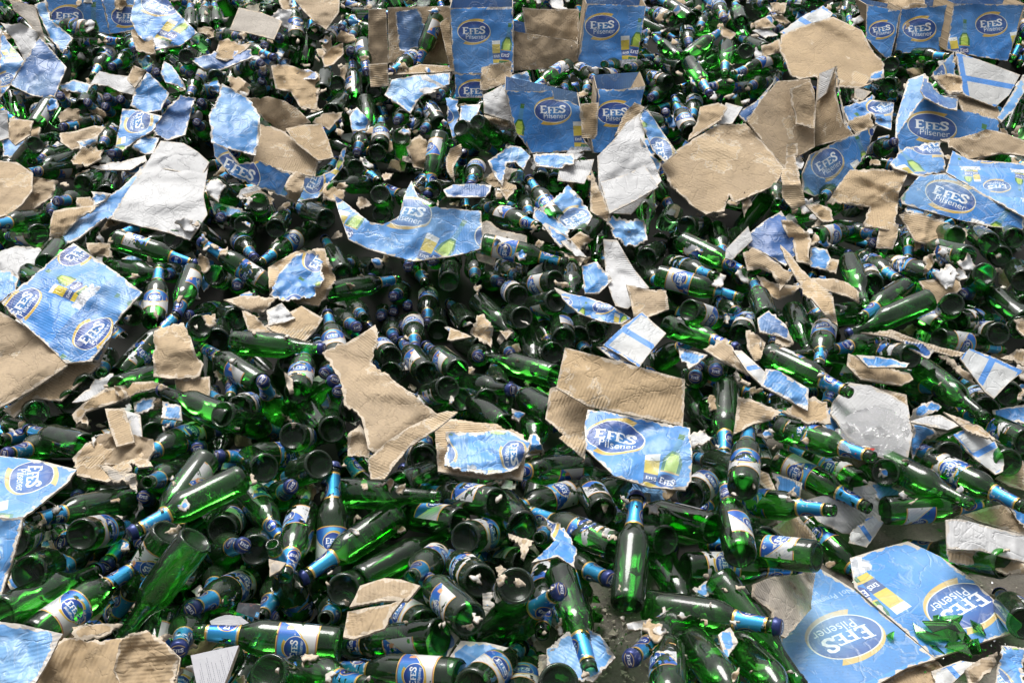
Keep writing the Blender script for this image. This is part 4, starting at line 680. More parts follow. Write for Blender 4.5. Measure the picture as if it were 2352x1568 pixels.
B|g|890 1470,960 1440,1050 1500,1220 1540,1225 1640,1060 1660,920 1630|lift=.08 lay=2 tilt=.3 tear=.5|grey flap lying right of the smiling blue sheet
B|b|1750 1420,1860 1430,1990 1440,2010 1568,1930 1610,1850 1600,1780 1540|lift=.1 lay=1 tilt=.5 cr=3 tear=1.6|crushed ball of blue and kraft card right of centre
C|q|1220 30,1330 50,1440 70,1410 240,1372 390,1330 370,1215 250|lift=.06 lay=2 tilt=.9 tear=.2 cr=.3 logo=1318,195,1398,182 g=leaning_carton box=.15|tall blue carton leaning at the left end of the back right row|the leaning back right carton
C|q|1445 60,1780 30,1755 200,1730 340,1560 345,1400 350,1425 200|lift=.05 lay=2 tilt=.9 tear=.35 cr=.7 logo=1565,190,1672,180 g=flapped_carton box=.2|blue carton with a torn kraft flap over its logo in the back right row|the flapped back right carton
C|q|1790 25,2000 28,2260 30,2200 220,2140 400,1940 370,1740 330|lift=.05 lay=2 tilt=.9 tear=.35 cr=.7 logo=2035,160,2138,150 g=right_end_carton box=.2|wide blue carton at the right end of the back row|the right end carton
C|k|1450 50,1530 20,1610 30,1630 110,1620 185,1550 195,1465 190|lift=.1 lay=0 tilt=.9 tear=.8 cr=1.4|torn kraft flap hanging over a carton logo at the back right
C|k|1250 20,1400 -20,1600 -10,1600 30,1440 65,1330 50|lift=.08 lay=0 tilt=.4 cr=1.5|kraft strip along the top of the back right row
C|q|1600 625 -5,1720 700 -4,1850 722 -4,2080 780 -4,2080 860 -1,1960 900 0,1720 930 0,1430 990 3,1420 880 0,1500 760 -3|lay=1 tear=.4 logo=1645,830,1798,848 g=big_right_carton ref=1720,930 lift=0.05 cr=0.5|big open blue carton at the right with a white striped lid|the big right carton
C|b|1490 520 -18,1600 480 -20,1590 640 -6,1500 760 -3,1425 890 0,1405 930 -2,1410 780 -8|lay=2 tear=.2 g=big_right_carton ref=1720,930 lift=0.05 cr=0.4
C|d|1600 480 -18,1700 620 -6,1820 640 -6,1810 722 0,1720 700 0,1600 640 -1,1570 590 -6|lay=0 g=big_right_carton ref=1720,930 lift=0.09 cr=0.8
C|s|1800 338 -34,2010 410 -34,2222 490 -34,2150 620 -27,2060 700 -23,1850 620 -23|lay=2 tear=.2 g=big_right_carton ref=1720,930 lift=0.03 cr=0.4
C|b|2242 485 -28,2250 600 -20,2180 720 -10,2100 800 -2,2070 770 -4,2150 640 -16|lay=1 tear=.5 g=big_right_carton ref=1720,930 lift=0.05 cr=0.5
C|i|1790 560 -30,2060 660 -28,2110 790 -14,1850 740 -14|lay=5 tear=.2 g=big_right_carton ref=1720,930 lift=0 cr=0.3
C|p|1640 500 -18,1700 430 -24,1790 338 -32,1800 490 -26,1750 500 -23|lay=1 g=big_right_carton logo=1600,470,1700,400 ref=1720,930 lift=0.03 cr=0.6
C|k|1650 500,1760 480,1840 500,1850 600,1760 620,1700 560|lift=.34 lay=-1 tilt=.4 cr=2.6 tear=2|shredded kraft wad on the rim of the big right carton
C|t|1560 1150 -6,1730 1130 -8,2000 1280 -2,2260 1430 6,2240 1500 6,2030 1480 3,1840 1440 0,1640 1385 -1,1450 1330 -3,1440 1290 -3|lay=1 tear=.3 logo=1765,1285,1925,1340 g=lying_carton ref=1850,1440 lift=0.06 cr=0.4|blue carton lying on its side at the right edge, torn open above|the lying right carton
C|p|1780 985 -20,1880 1040 -17,2000 1050 -16,2260 1070 -12,2260 1425 6,2000 1280 -2,1735 1125 -8|lay=0 tear=.4 logo=2070,1220,1985,1215 g=lying_carton ref=1850,1440 lift=0.06 cr=0.5
C|i|1700 910 -26,1830 900 -27,2000 845 -28,2120 870 -25,2260 920 -20,2260 1020 -15,2100 1000 -17,1880 1040 -18,1800 980 -23|lay=1 g=lying_carton ref=1850,1440 lift=0.03 cr=1
C|p|1370 1070 -12,1430 990 -16,1480 960 -18,1700 925 -24,1720 1000 -19,1735 1125 -9,1560 1150 -7,1400 1100 -10|lay=1 logo=1640,965,1740,935 g=lying_carton ref=1850,1440 lift=0.06 cr=0.8
C|k|660 230,800 170,1000 110,1190 200,1240 300,1335 420,1320 500,1240 550,1170 575,1000 570,880 500,780 520,720 490,690 400,650 330|lift=.13 lay=0 tilt=.3 tear=1 cr=1.1|large pale kraft sheet spread open below the back right row|the large pale kraft sheet
C|s|650 212,780 120,935 38,1000 90,960 140,860 170,760 190,700 235|lift=.14 lay=-1 tilt=.3 tear=.5|white striped corner folded on the large pale kraft sheet
C|b|1250 480,1330 450,1335 510,1220 545|lift=.14 lay=-1 tilt=.3|little blue corner of the large pale kraft sheet
C|i|440 790 -20,540 640 -25,640 530 -30,850 515 -38,880 600 -38,880 960 -28,760 1030 -12,680 1100 0,560 950 -8|lay=3 tear=.2 g=tan_open_carton ref=1080,1200 lift=0 cr=0.5|big open tan carton showing its bare kraft inside walls|the big tan carton
C|d|370 740 -23,500 660 -27,625 520 -32,560 620 -29,430 800 -21|lay=2 tear=.2 g=tan_open_carton ref=1080,1200 lift=0 cr=0.4
C|k|720 580 -26,850 528 -30,890 690 -28,880 840 -24,760 810 -20|lay=0 tear=.7 g=tan_open_carton ref=1080,1200 lift=0.03 cr=0.5
C|i|1020 430 -28,900 500 -38,880 740 -36,880 960 -28,950 940 -26,1140 890 -12,1060 800 -16,1010 600 -24|lay=2 tear=.4 g=tan_open_carton ref=1080,1200 lift=0 cr=0.5
C|w|910 480 -36,1012 440 -27,985 520 -28,955 610 -30,890 665 -35|lay=1 tear=.2 g=tan_open_carton ref=1080,1200 lift=0.025 cr=0.3
C|d|1020 430 -26,1035 600 -22,1070 800 -14,1095 820 -12,1060 700 -17,1030 560 -23|lay=0 g=tan_open_carton ref=1080,1200 lift=0.03 cr=0.5
C|p|850 1010 4,1060 910 0,1285 820 -6,1220 1000 -4,1080 1200 0,880 1285 6,800 1250 6,800 1130 6|lay=0 tear=.5 logo=965,1065,1060,1005 g=tan_open_carton ref=1080,1200 lift=0.03 cr=0.5
C|k|-125 1080 -2,-20 980 -6,120 890 -12,240 820 -16,430 805 -20,560 950 -8,680 1100 0,650 1160 3,620 1210 6,480 1270 10,350 1330 12,320 1270 12,290 1380 15,170 1400 16,60 1330 14,30 1290 12,-60 1220 8|lay=1 tear=.9 g=tan_open_carton ref=1080,1200 lift=0 cr=1
C|k|690 1020,750 1010,800 1230,820 1330,740 1370,670 1290,660 1150|lift=.16 lay=-1 tilt=.6 tear=.8 cr=1.4|tall kraft strip standing against the big tan carton
C|k|700 940,770 935,770 1010,690 1050|lift=.12 lay=-1 tilt=.8 tear=.3|kraft tab poking up inside the big tan carton
C|k|820 1340,900 1330,980 1360,1005 1440,940 1450,880 1400|lift=.1 lay=1 tilt=.5 cr=1.6|bent kraft tab below the blue face of the big tan carton
C|k|1110 1110,1300 1105,1500 1110,1430 1260,1420 1400,1400 1485,1350 1500,1190 1480,1240 1350,1080 1330,960 1320,1040 1200|lift=.15 lay=0 tilt=.45 tear=1.2 cr=1.3|kraft sheet with a ragged hanging tongue left of the lying right carton|the tongued kraft sheet
C|w|1495 1100,1570 1090,1550 1200,1455 1220|lift=.17 lay=-1 tilt=.7 tear=.2|white corner at the right of the tongued kraft sheet
C|k|1430 1400,1560 1390,1700 1440,1880 1500,1860 1600,1760 1640,1640 1610,1530 1570|lift=.08 lay=2 tilt=.5 tear=1.4 cr=1.7|ragged kraft strip beneath the lying right carton
C|p|1060 700,1230 650,1400 670,1380 850,1280 810,1250 740,1100 800|lift=.08 lay=2 tilt=.4 logo=1320,700,1400,660 cr=1.4|torn printed strips left of the big right carton
C|k|1090 800,1170 760,1250 740,1270 820,1150 880|lift=.1 lay=1 tilt=.5 cr=1.4|kraft flap at the rim of the big tan carton
C|k|250 670,310 700,270 770,230 810,50 920,110 800,130 700|lift=.1 lay=0 tilt=.3 cr=1.2|light kraft tongue left of the big tan carton
C|w|300 670,410 700,340 810,240 810|lift=.09 lay=1 tilt=.3 tear=.3|translucent white scrap left of the big tan carton
C|k|480 150,560 110,630 180,500 190|lift=.08 lay=1 tilt=.4 cr=2|kraft wad left of the large pale kraft sheet
C|w|470 200,560 170,640 230,560 250|lift=.08 lay=1 tilt=.4 cr=1.6|small white wad left of the large pale kraft sheet
C|k|590 20,700 20,680 90,600 80|lift=.08 lay=1 tilt=.4 cr=2|kraft scrap near the top edge above the large pale kraft sheet
C|k|530 300,650 255,665 340,540 370|lift=.1 lay=1 tilt=.4 cr=1.6|kraft lobe touching the large pale kraft sheet
C|k|270 170,370 220,330 260,280 240|lift=.1 lay=0 tilt=.4|kraft triangle among bright green bottles
C|g|1140 570,1250 600,1190 660,1140 640|lift=.08 lay=1 tilt=.4 tear=.3|grey triangle below the large pale kraft sheet
D|p|480 150,700 300,930 470,740 690,725 760,600 920,430 935,280 790,110 640,10 540,380 220|lift=.13 lay=0 tilt=.35 tear=.5 cr=1.4 logo=610,740,700,640|large crumpled blue printed panel at the left|the large crumpled blue panel
D|k|-30 580,110 660,280 770,450 870,440 950,250 1080,100 1170,-30 1240|lift=.1 lay=1 tilt=.3 tear=.3 cr=1|large kraft panel under the large crumpled blue panel|the large kraft panel
D|k|445 925,660 930,600 990,400 1180,240 1165,90 1290,20 1240,200 1120|lift=.08 lay=2 tilt=.3 tear=.9|lower kraft layer sticking out under the large kraft panel
D|b|715 700,745 700,700 830,650 930,590 910|lift=.1 lay=2 tilt=.3|blue tongue below the large crumpled blue panel
D|k|1750 310,1830 260,1930 205,2120 185,2195 390,2150 480,2080 560,1950 540,1760 500|lift=.1 lay=1 tilt=.4 tear=1.8 cr=1.5|ragged kraft scrap with a blue printed face|the ragged printed scrap
D|p|1760 490,1830 340,1930 225,2050 200,2110 270,2120 380,2060 500,1940 520,1870 530|lift=.12 lay=0 tilt=.4 tear=1.6 cr=1.3 logo=2080,250,2120,170|blue printed face peeling on the ragged scrap
D|k|1460 520,1600 490,1800 510,1760 560,1720 600,1600 590|lift=.1 lay=0 tilt=.3 cr=1.5 bend=.4|corrugated kraft curl left of the ragged printed scrap
D|k|1730 690,1850 620,1970 560,2110 640,2060 720,1990 790,1780 725|lift=.08 lay=2 tilt=.4 tear=.5|smooth kraft sheet below the ragged printed scrap
D|k|1580 590,1660 620,1800 748,1700 735,1620 720|lift=.09 lay=1 tilt=.4 bend=.6|folded kraft arm below the corrugated curl
D|w|1740 590,1840 540,1930 640,1850 670,1750 690|lift=.1 lay=0 tilt=.4 cr=2|dirty white crumple below the ragged printed scrap
D|k|1010 720,1100 690,1200 670,1250 780,1280 880,1330 940,1300 1020,1200 1030,1110 1035,1000 1020|lift=.12 lay=0 tilt=.5 cr=1.2 tear=.8|pale corrugated kraft sheet bent over a green base|the bent corrugated sheet
D|k|1140 1040,1370 1020,1370 1170,1190 1160,1150 1100|lift=.07 lay=2 tilt=.4 tear=.7|kraft square under the bent corrugated sheet
D|b|1060 1180,1180 1210,1190 1310,1050 1290|lift=.08 lay=1 tilt=.4|light blue square behind a capped bottle neck
D|k|470 1270,540 1200,700 1090,860 1060,1000 1050,1085 1085,880 1130,760 1190,560 1250,500 1330|lift=.1 lay=1 tilt=.4 bend=.5 tear=.8|long kraft strip arching over dark bottles|the arching kraft strip
D|w|470 1190,560 1110,660 1030,740 1000,760 1080,560 1180|lift=.1 lay=1 tilt=.4|white torn edge behind the arching kraft strip
D|b|870 1190,1020 1160,1000 1230,880 1270|lift=.07 lay=2 tilt=.3|small blue scrap under the arching kraft strip
D|k|685 1230,810 1230,850 1340,880 1450,760 1480,715 1350|lift=.14 lay=-1 tilt=.4 tear=.15 cr=.5|smooth kraft band lying across green bottles|the smooth kraft band
D|w|810 1240,915 1270,930 1430,870 1440|lift=.12 lay=0 tilt=.4 tear=.3|white strip beside the smooth kraft band
D|i|560 1480,650 1400,740 1370,880 1400,1000 1430,1010 1500,960 1590,800 1610,600 1590,480 1568|lift=.1 lay=0 tilt=.35 cr=2.6 tear=1.5|crumpled kraft wrap below the smooth kraft band|the crumpled kraft wrap
D|w|-30 210,100 170,200 170,300 210,300 330,130 380,-30 330|lift=.06 lay=2 tilt=.2 cr=1.4|white paper lit green under a bottle at the left
D|t|-30 330,60 330,125 370,100 460,-30 560|lift=.08 lay=1 tilt=.3|blue printed scrap at the left edge beside the large crumpled blue panel
D|k|560 150,720 150,740 240,600 230|lift=.07 lay=2 tilt=.3 cr=1.8|kraft shreds below the large white panel
S|k|862 745,868 790,852 830,900 870,960 915,1005 950,950 1000,880 1055,845 1030,830 960,790 930,780 870,740 810,800 785|lift=.13 lay=0 tilt=.55 cr=1.4 tear=.9|tall torn kraft sheet rising to a point near the middle|the pointed kraft sheet
S|p|832 790,855 772,856 850,905 880,960 908,900 885,860 880,840 850|lift=.16 lay=-1 tilt=.55 cr=1.2|blue printed sliver on the pointed kraft sheet
E|k|180 1560,300 1450,450 1350,640 1260,700 1245,770 1250,700 1310,620 1370,450 1480,290 1690,200 1690|lift=.16 lay=-1 tilt=.4 tear=.4 cr=.7|long smooth kraft strip slanting down from the pointed sheet|the slanting kraft strip
E|k|615 1320,700 1290,880 1320,1030 1330,1160 1380,1200 1400,1210 1560,1190 1700,1110 1680,960 1690,820 1670,640 1640|lift=.14 lay=1 tilt=.4 tear=1 g=peeled_panel|kraft panel with peeling blue print at the centre|the peeling panel
E|p|690 1380,820 1385,1100 1370,1240 1450,1200 1560,1110 1640,960 1660,800 1640,680 1600|lift=.145 lay=0 tilt=.4 tear=1 cr=1.2 logo=1130,1540,1130,1620 g=peeled_panel
E|k|1370 1100,1430 1085,1700 1150,1660 1240,1620 1260,1605 1400,1600 1560,1430 1420,1460 1400,1340 1300|lift=.13 lay=1 tilt=.5 tear=1 cr=.8|ragged kraft ply under the left end of the wide kraft panel
E|k|1470 830,2255 1040,2240 1345,1620 1215,1412 1095|lift=.155 lay=0 tilt=.6 tear=.4 cr=.9|wide kraft panel folded above the pale printed panel|the wide kraft panel
S|p|1350 940,1465 958,1585 982,1590 1050,1588 1105,1575 1125,1490 1118,1410 1092,1345 1030,1342 980|lift=.2 lay=-1 tilt=.5 tear=.5 cr=1.3 logo=1413,1003,1480,1008|pale worn blue printed panel with logo, right of centre|the pale printed panel
S|s|1475 715,1500 740,1530 765,1500 800,1468 843,1425 815,1385 792,1430 750|lift=.14 lay=0 tilt=.5 tear=.15 cr=.5|white and blue carton corner standing right of centre|the white blue corner
S|d|1385 795,1425 815,1468 845,1440 842,1400 820,1370 795|lift=.12 lay=1 tilt=.6 tear=.2|dark blue underside of the white and blue corner
E|p|1400 440,1500 480,1640 510,1760 550,1900 640,1840 680,1700 660,1560 610,1480 540|lift=.12 lay=0 tilt=.35 bend=.3 tear=.3 logo=1720,590,1790,600|curved blue sliver with a small logo
E|w|1720 125,1810 130,1920 320,2020 440,1880 580,1800 560,1740 400|lift=.1 lay=1 tilt=.5 tear=.2|tall white triangle standing right of centre|the tall white triangle
E|b|1580 300,1680 270,1780 390,1690 480,1600 480|lift=.1 lay=0 tilt=.5|light blue pentagon left of the tall white triangle
E|k|1870 420,2000 450,2130 460,2150 580,2000 640,1920 630|lift=.12 lay=0 tilt=.4 tear=.8 bend=.3|corrugated kraft piece at the foot of the tall white triangle
E|k|720 700,860 760,750 782,700 782|lift=.04 lay=2 tilt=.4|kraft sliver below a dark bottle base in the hollow
E|k|895 620,960 650,1000 700,985 830,850 740|lift=.06 lay=0 tilt=.4 cr=2.4 tear=1.5|crumpled kraft scrap in the middle hollow
E|k|1040 720,1130 730,1085 780|lift=.05 lay=1 tilt=.4|tiny kraft scrap right of the middle hollow
E|g|885 215,1020 245,1010 300,900 265|lift=.06 lay=1 tilt=.3|grey slab under the smiling blue sheet
E|b|1120 1230,1210 1260,1170 1320,1120 1290|lift=.14 lay=-1 tilt=.4 cr=2|small blue crumple above the peeling panel
E|b|1240 1400,1290 1400,1340 1520,1200 1550|lift=.13 lay=1 tilt=.4 cr=2|blue shreds at the right of the peeling panel
E|b|1300 0,1400 50,1490 110,1520 150,1440 180|lift=.07 lay=1 tilt=.3|light blue strip left of the tall white triangle
E|w|1440 140,1500 120,1612 242,1540 235|lift=.08 lay=1 tilt=.3|white tip of the light blue strip
E|k|1430 200,1600 250,1570 300,1500 260|lift=.05 lay=2 tilt=.3|kraft sliver beneath the white tip
E|k|50 1400,130 1330,200 1440,190 1550,50 1540|lift=.1 lay=1 tilt=.5|corrugated kraft piece left of the slanting kraft strip
F|w|300 190,445 40,475 130,400 200,340 260,295 250|lift=.12 lay=0 tilt=.6 tear=.2 cr=.4|crisp white card diamond right of centre
F|d|460 80,560 0,660 -60,740 60,755 230,690 300,560 220,440 180|lift=.1 lay=1 tilt=.5 bend=.5 tear=.3|curved deep blue carton wall under the big tan carton|the curved deep blue wall
F|k|410 210,470 180,530 200,620 270,700 330,750 350,650 460,600 340,520 310,440 330|lift=.12 lay=0 tilt=.4 cr=1.5|draped kraft sheet below the curved deep blue wall
F|k|500 360,650 420,790 430,740 480,640 520,560 480|lift=.09 lay=1 tilt=.4|corrugated kraft flap below the draped sheet
F|k|655 160,720 220,800 330,900 410,1000 500,1030 690,960 630,880 540,800 480,770 400,690 260|lift=.16 lay=-1 tilt=.4 cr=1.3 tear=.8|long twisted kraft strip running down right of centre|the twisted kraft strip
F|k|860 380,1000 380,1100 410,1170 470,1170 540,1100 500,1030 480,900 440|lift=.12 lay=0 tilt=.4 bend=.6|arched kraft piece right of the twisted strip
F|k|660 0,730 0,800 60,860 130,840 230,850 290,760 270,740 150,680 60|lift=.13 lay=0 tilt=.5 cr=1.8 tear=1|layered kraft edge above the twisted strip
F|b|850 180,960 190,990 260,960 330,850 300|lift=.07 lay=2 tilt=.4|scratched blue square right of the layered kraft edge
F|k|985 250,1040 260,1020 350,955 325|lift=.08 lay=1 tilt=.4|kraft strip beside the scratched blue square
F|k|1310 0,1430 30,1420 110,1390 190,1280 180|lift=.08 lay=2 tilt=.6 tear=.5|kraft panel hanging under the tongued sheet
F|k|1560 400,1700 380,1820 375,1840 450,1680 560,1600 480|lift=.06 lay=3 tilt=.3 tear=.6|wide kraft sheet beneath dark bottles at the right
F|d|505 640,580 590,640 640,690 680,730 800,660 760,520 730|lift=.13 lay=0 tilt=.5|blue flap with torn kraft edge right of a labelled bottle
F|k|690 680,745 800,700 825,620 800,640 740|lift=.12 lay=0 tilt=.5 cr=1.5|kraft edge behind the blue flap
F|k|430 720,510 750,560 800,530 900,490 920,440 830|lift=.12 lay=0 tilt=.5 cr=2.4 tear=1.5|shredded kraft tuft below a labelled bottle
F|s|345 850,400 850,480 920,565 1000,540 1085,440 990|lift=.12 lay=1 tilt=.4 tear=.3|white and blue striped strip above the light blue panel
F|b|560 970,640 980,740 1040,840 1100,835 1245,680 1160,530 1080|lift=.14 lay=0 tilt=.45 tear=.3 cr=1|light blue panel slanting right of centre|the slanting light blue panel
F|k|150 840,300 770,350 840,400 920,450 1010,340 950,240 900|lift=.1 lay=1 tilt=.4|kraft flap above the two loose caps
F|b|-10 830,180 880,110 940,60 970,0 900|lift=.09 lay=1 tilt=.3 cr=1.4|light blue strip right of the white blue corner
F|k|1100 870,1250 930,1500 1000,1525 1040,1450 1080,1300 1060,1180 1040,1090 950|lift=.11 lay=1 tilt=.4 tear=.9|kraft flap lying right of a bare bottle body
F|b|1150 880,1300 890,1500 935,1480 960,1350 960,1230 960|lift=.13 lay=0 tilt=.3 tear=.6|light blue tongue on the kraft flap
F|d|1455 780,1560 800,1665 850,1620 905,1480 830|lift=.12 lay=0 tilt=.5|deep blue scrap on a long kraft edge
F|k|1180 735,1380 715,1600 800,1700 830,1880 870,1780 890,1560 830,1350 760|lift=.11 lay=1 tilt=.3 tear=.8|long thin kraft edge at the right
F|s|1890 838,2060 900,2242 985,2150 1060,2050 1165,1990 1120,1910 1010,1828 900|lift=.14 lay=0 tilt=.5 tear=.15 cr=.4|white carton flap with a wide blue stripe at the right|the striped white flap
F|k|2090 900,2180 860,2260 830,2260 950,2130 910|lift=.1 lay=0 tilt=.4|kraft piece at the right edge above the striped white flap
F|k|2180 650,2260 635,2260 780,2210 720|lift=.09 lay=1 tilt=.4|small kraft piece at the right edge by bottle necks
F|k|1690 880,1760 900,1840 970,1900 1000,1930 1070,1820 1000|lift=.13 lay=0 tilt=.4 cr=1.6|narrow kraft scrap left of the striped white flap
F|w|1110 1060,1250 1080,1400 1150,1490 1210,1520 1400,1480 1600,1280 1540,1100 1420,980 1260,1000 1180|lift=.06 lay=2.5 tilt=.15 tear=.2 cr=.7|large white sheet lying flat under the plastic bag|the flat white sheet
F|k|1220 1080,1350 1110,1480 1140,1490 1240,1350 1150|lift=.02 lay=5 tilt=.2 tear=.2|kraft board under the upper rim of the flat white sheet
F|b|960 1230,1040 1190,1150 1200,1090 1300,990 1420,930 1340|lift=.04 lay=3 tilt=.2|light blue scrap left of the plastic bag
F|k|380 1150,470 1170,560 1210,660 1250,600 1300,480 1330,350 1400|lift=.12 lay=0 tilt=.5 cr=1.4|bowed kraft sheet left of an open bottle neck
F|k|870 1150,960 1190,990 1330,830 1330,660 1250|lift=.1 lay=1 tilt=.4|kraft wedge below the slanting light blue panel
F|s|1785 1400,1850 1368,1960 1400,2060 1440,2110 1530,2118 1600,2110 1640,2060 1660,1930 1560|lift=.12 lay=1 tilt=.4 tear=.5 bend=.3|torn white flap with blue rim at the right|the blue rimmed flap
F|k|1720 1250,1850 1300,1950 1340,2090 1450,2000 1420,1870 1370|lift=.13 lay=0 tilt=.3 tear=.8|thin kraft ribbon above the blue rimmed flap
F|b|2040 1240,2150 1220,2260 1200,2260 1330,2060 1310|lift=.08 lay=2 tilt=.4|pale blue panel at the right edge
F|w|1505 1290,1700 1270,1830 1340,1750 1370,1510 1320|lift=.06 lay=2 tilt=.2 tear=.2 bend=.3|pale leaf of paper sticking out below a dark leaflet
F|b|1510 1310,1640 1350,1700 1400,1600 1430,1520 1560,1500 1440|lift=.04 lay=3 tilt=.3 cr=1.4|blue torn card right of the flat white sheet
G|p|-30 80,250 110,500 172,440 260,300 370,150 490,60 500,-30 480|lift=.13 lay=0 tilt=.3 tear=.4 cr=1.1 logo=205,215,195,330 g=left_edge_carton|blue carton with a sideways logo at the left edge of the front|the left edge carton
G|b|-30 480,60 490,150 480,130 600,70 800,0 1020,-30 1030|lift=.12 lay=0 tilt=.7 tear=.5 g=left_edge_carton
G|b|-30 1160,130 1180,410 1245,330 1400,230 1568,180 1620,-30 1620|lift=.16 lay=-1 tilt=.3 tear=.3 cr=1|light blue board in the bottom left corner|the corner blue board
G|i|420 1270,600 1290,700 1285,900 1260,1100 1330,1180 1400,1150 1600,700 1640,230 1600,300 1400,380 1300|lift=.1 lay=0 tilt=.25 cr=2 tear=.9|crumpled kraft sheet in the bottom left front
G|i|780 1300,860 1240,960 1220,1080 1300,1170 1400,1150 1500,1130 1600,960 1620,800 1600,740 1480|lift=.16 lay=-1 tilt=.4 cr=3 tear=.6 bend=-.8|domed ball of crumpled kraft paper at the front|the kraft paper ball
G|n|1245 1385,1400 1350,1560 1320,1500 1480,1440 1640,1300 1700,1290 1600|lift=.1 lay=1 tilt=.3 tear=.1 cr=.3 th=.01|fanned stack of printed sheets under a foiled bottle neck|the printed sheets
G|n|1370 1160,1440 1130,1500 1120,1570 1130,1650 1190,1640 1210,1400 1240|lift=.08 lay=1 tilt=.4 tear=.1 bend=.6 cr=.3|curved printed page behind a foiled bottle neck
G|m|1560 1040,1700 1050,1690 1150,1540 1100|lift=.07 lay=1 tilt=.8 tear=.1 cr=.2|folded newspaper corner with a dark picture
G|g|650 140,700 145,790 190,890 200,895 315,850 290,800 240,740 260,700 200|lift=.16 lay=-1 tilt=.4 cr=1.8|torn grey paper tongue below the crumpled kraft wrap
G|k|470 100,560 0,700 -20,900 0,1000 150,900 160,840 130,860 180,700 255,500 210|lift=.12 lay=0 tilt=.3 cr=2.2 tear=1.2|kraft shreds spilling below the crumpled kraft wrap
G|k|470 1200,640 1180,800 1180,720 1240,650 1270,480 1290|lift=.07 lay=2 tilt=.3|kraft wedge left of the standing bottle base up
G|g|1755 755,1870 780,1830 830,1760 870|lift=.14 lay=-1 tilt=.5 tear=.3|pale paper shred below an open bottle mouth
H|k|60 1070,100 1000,130 930,290 880,400 890,525 930,440 1030,270 1030|lift=.15 lay=-1 tilt=.35 tear=.3 bend=.4 cr=.8|smooth kraft flap bowed between bottles at the front centre|the bowed kraft flap
H|k|20 1265,50 1100,200 1070,330 1050,420 1010,340 1110,290 1210,90 1280|lift=.16 lay=-2 tilt=.4 tear=.3 cr=.8|lower kraft flap with a smooth edge at the front centre
H|b|700 1420,790 1290,950 1300,1100 1335,950 1420,880 1520,870 1600,700 1500|lift=.06 lay=2 tilt=.35 tear=.5|blue carton corner pointing right at the bottom centre
H|d|640 1130,780 1270,700 1400,590 1460,560 1290|lift=.03 lay=3 tilt=.3 tear=.3|deep blue fold behind the bottles at the bottom centre
H|p|1330 480,1400 520,1460 550,1550 700,1530 810,1420 740,1250 780,1400 640|lift=.08 lay=2 tilt=.4 tear=1.2|torn blue and kraft shred between bottles at the front
H|b|930 980,990 970,1010 1060,940 1140|lift=.08 lay=2 tilt=.4|small light blue scrap between two bottle bases
H|k|1100 590,1270 640,1230 700,1200 760,1180 680|lift=.09 lay=1 tilt=.4 cr=2 tear=1.4|torn light scrap under a green bottle base
H|b|1350 1340,1450 1260,1560 1180,1700 1250,1800 1400,1650 1560,1500 1560,1350 1500|lift=.012 lay=6 fl=1 tilt=0 tear=1.6 cr=.7|trodden blue print on the bare floor at the bottom
H|w|1870 1180,1950 1160,2050 1150,2040 1210,1880 1220|lift=.04 lay=3 fl=1 tilt=.2 cr=2|small white shred on the bare floor
H|g|1300 1380,1400 1330,1380 1480,1300 1520|lift=.03 lay=5 fl=1 tilt=.1|grey scrap on the floor at the bottom
I|t|880 800,1000 870,1130 950,1400 1180,1670 1410,1480 1465,1280 1580,1000 1640,780 1640,640 1290,830 1080|lift=.03 lay=4 fl=1 tilt=.1 tear=.12 cr=.22 logo=1080,1262,865,1345 g=flattened_carton|flattened blue carton lying printed side up on the floor at the bottom right|the flattened carton
I|p|1110 750,1300 690,1490 640,1700 740,1900 880,2060 1030,2260 1200,2130 1250,2000 1290,1668 1405,1405 1172,1140 942|lift=.043 lay=4 fl=1 tilt=.12 tear=.12 cr=.22 logo=1843,1060,1660,1165 g=flattened_carton
I|w|1735 500,1830 495,2000 540,2260 600,2260 780,2100 740,1960 700,1745 690|lift=.15 lay=0 fl=1 tilt=.1 tear=.2 cr=.6|broad white board propped at the right above the flattened carton|the propped white board
I|k|1740 692,1960 702,2260 790,2260 850,2100 840,1950 800,1760 770|lift=.12 lay=1 fl=1 tilt=.1 tear=1.4 cr=1.6|torn kraft edge under the propped white board
I|w|790 380,900 350,1000 330,1130 290,1250 270,1330 380,1320 480,1180 600,1060 590,900 510|lift=.02 lay=4 fl=1 tilt=.1 tear=.4|white sheet on the floor under a labelled bottle|the floor white sheet
I|s|1130 560,1290 470,1330 520,1280 600,1220 680,1100 650|lift=.05 lay=3 fl=1 tilt=.2 tear=1|torn striped corner of white card on the floor
I|g|480 920,580 880,700 870,890 830,870 950,860 1080,780 1170,690 1270,640 1250,600 1100,480 1000|lift=.07 lay=2 tilt=.3 cr=1.6 tear=.3|crumpled grey paper bag beside the flattened carton|the crumpled grey paper
I|k|600 560,680 510,770 470,830 540,880 600,930 720,850 670,700 620|lift=.1 lay=2 tilt=.5 tear=.3 bend=.4|brown kraft cone between two bottles
I|k|480 150,580 200,630 310,560 300,480 220|lift=.05 lay=3 tilt=.4|kraft scrap behind a labelled bottle right of an upright neck
I|b|600 190,720 230,800 260,790 370,640 320|lift=.03 lay=4 fl=1 tilt=.2|blue board showing between bottles at the right
I|b|1160 240,1350 270,1530 340,1480 380,1300 380|lift=.02 lay=5 fl=1 tilt=.1|blue sheet under the two long bare bottles
I|s|1640 1490,1830 1420,1935 1430,1850 1500,1750 1600,1690 1600|lift=.03 lay=3 fl=1 tilt=.2 tear=.5|pale striped scrap at the bottom right
I|k|1860 1480,1960 1410,2070 1360,2060 1450,1980 1520,1900 1620|lift=.07 lay=2 fl=1 tilt=.3 cr=1.3|kraft fold at the bottom right
I|p|2100 1320,2180 1325,2260 1330,2260 1620,2060 1580,2070 1470|lift=.1 lay=1 fl=1 tilt=.3 logo=2090,1540,2150,1610|printed corner in the bottom right
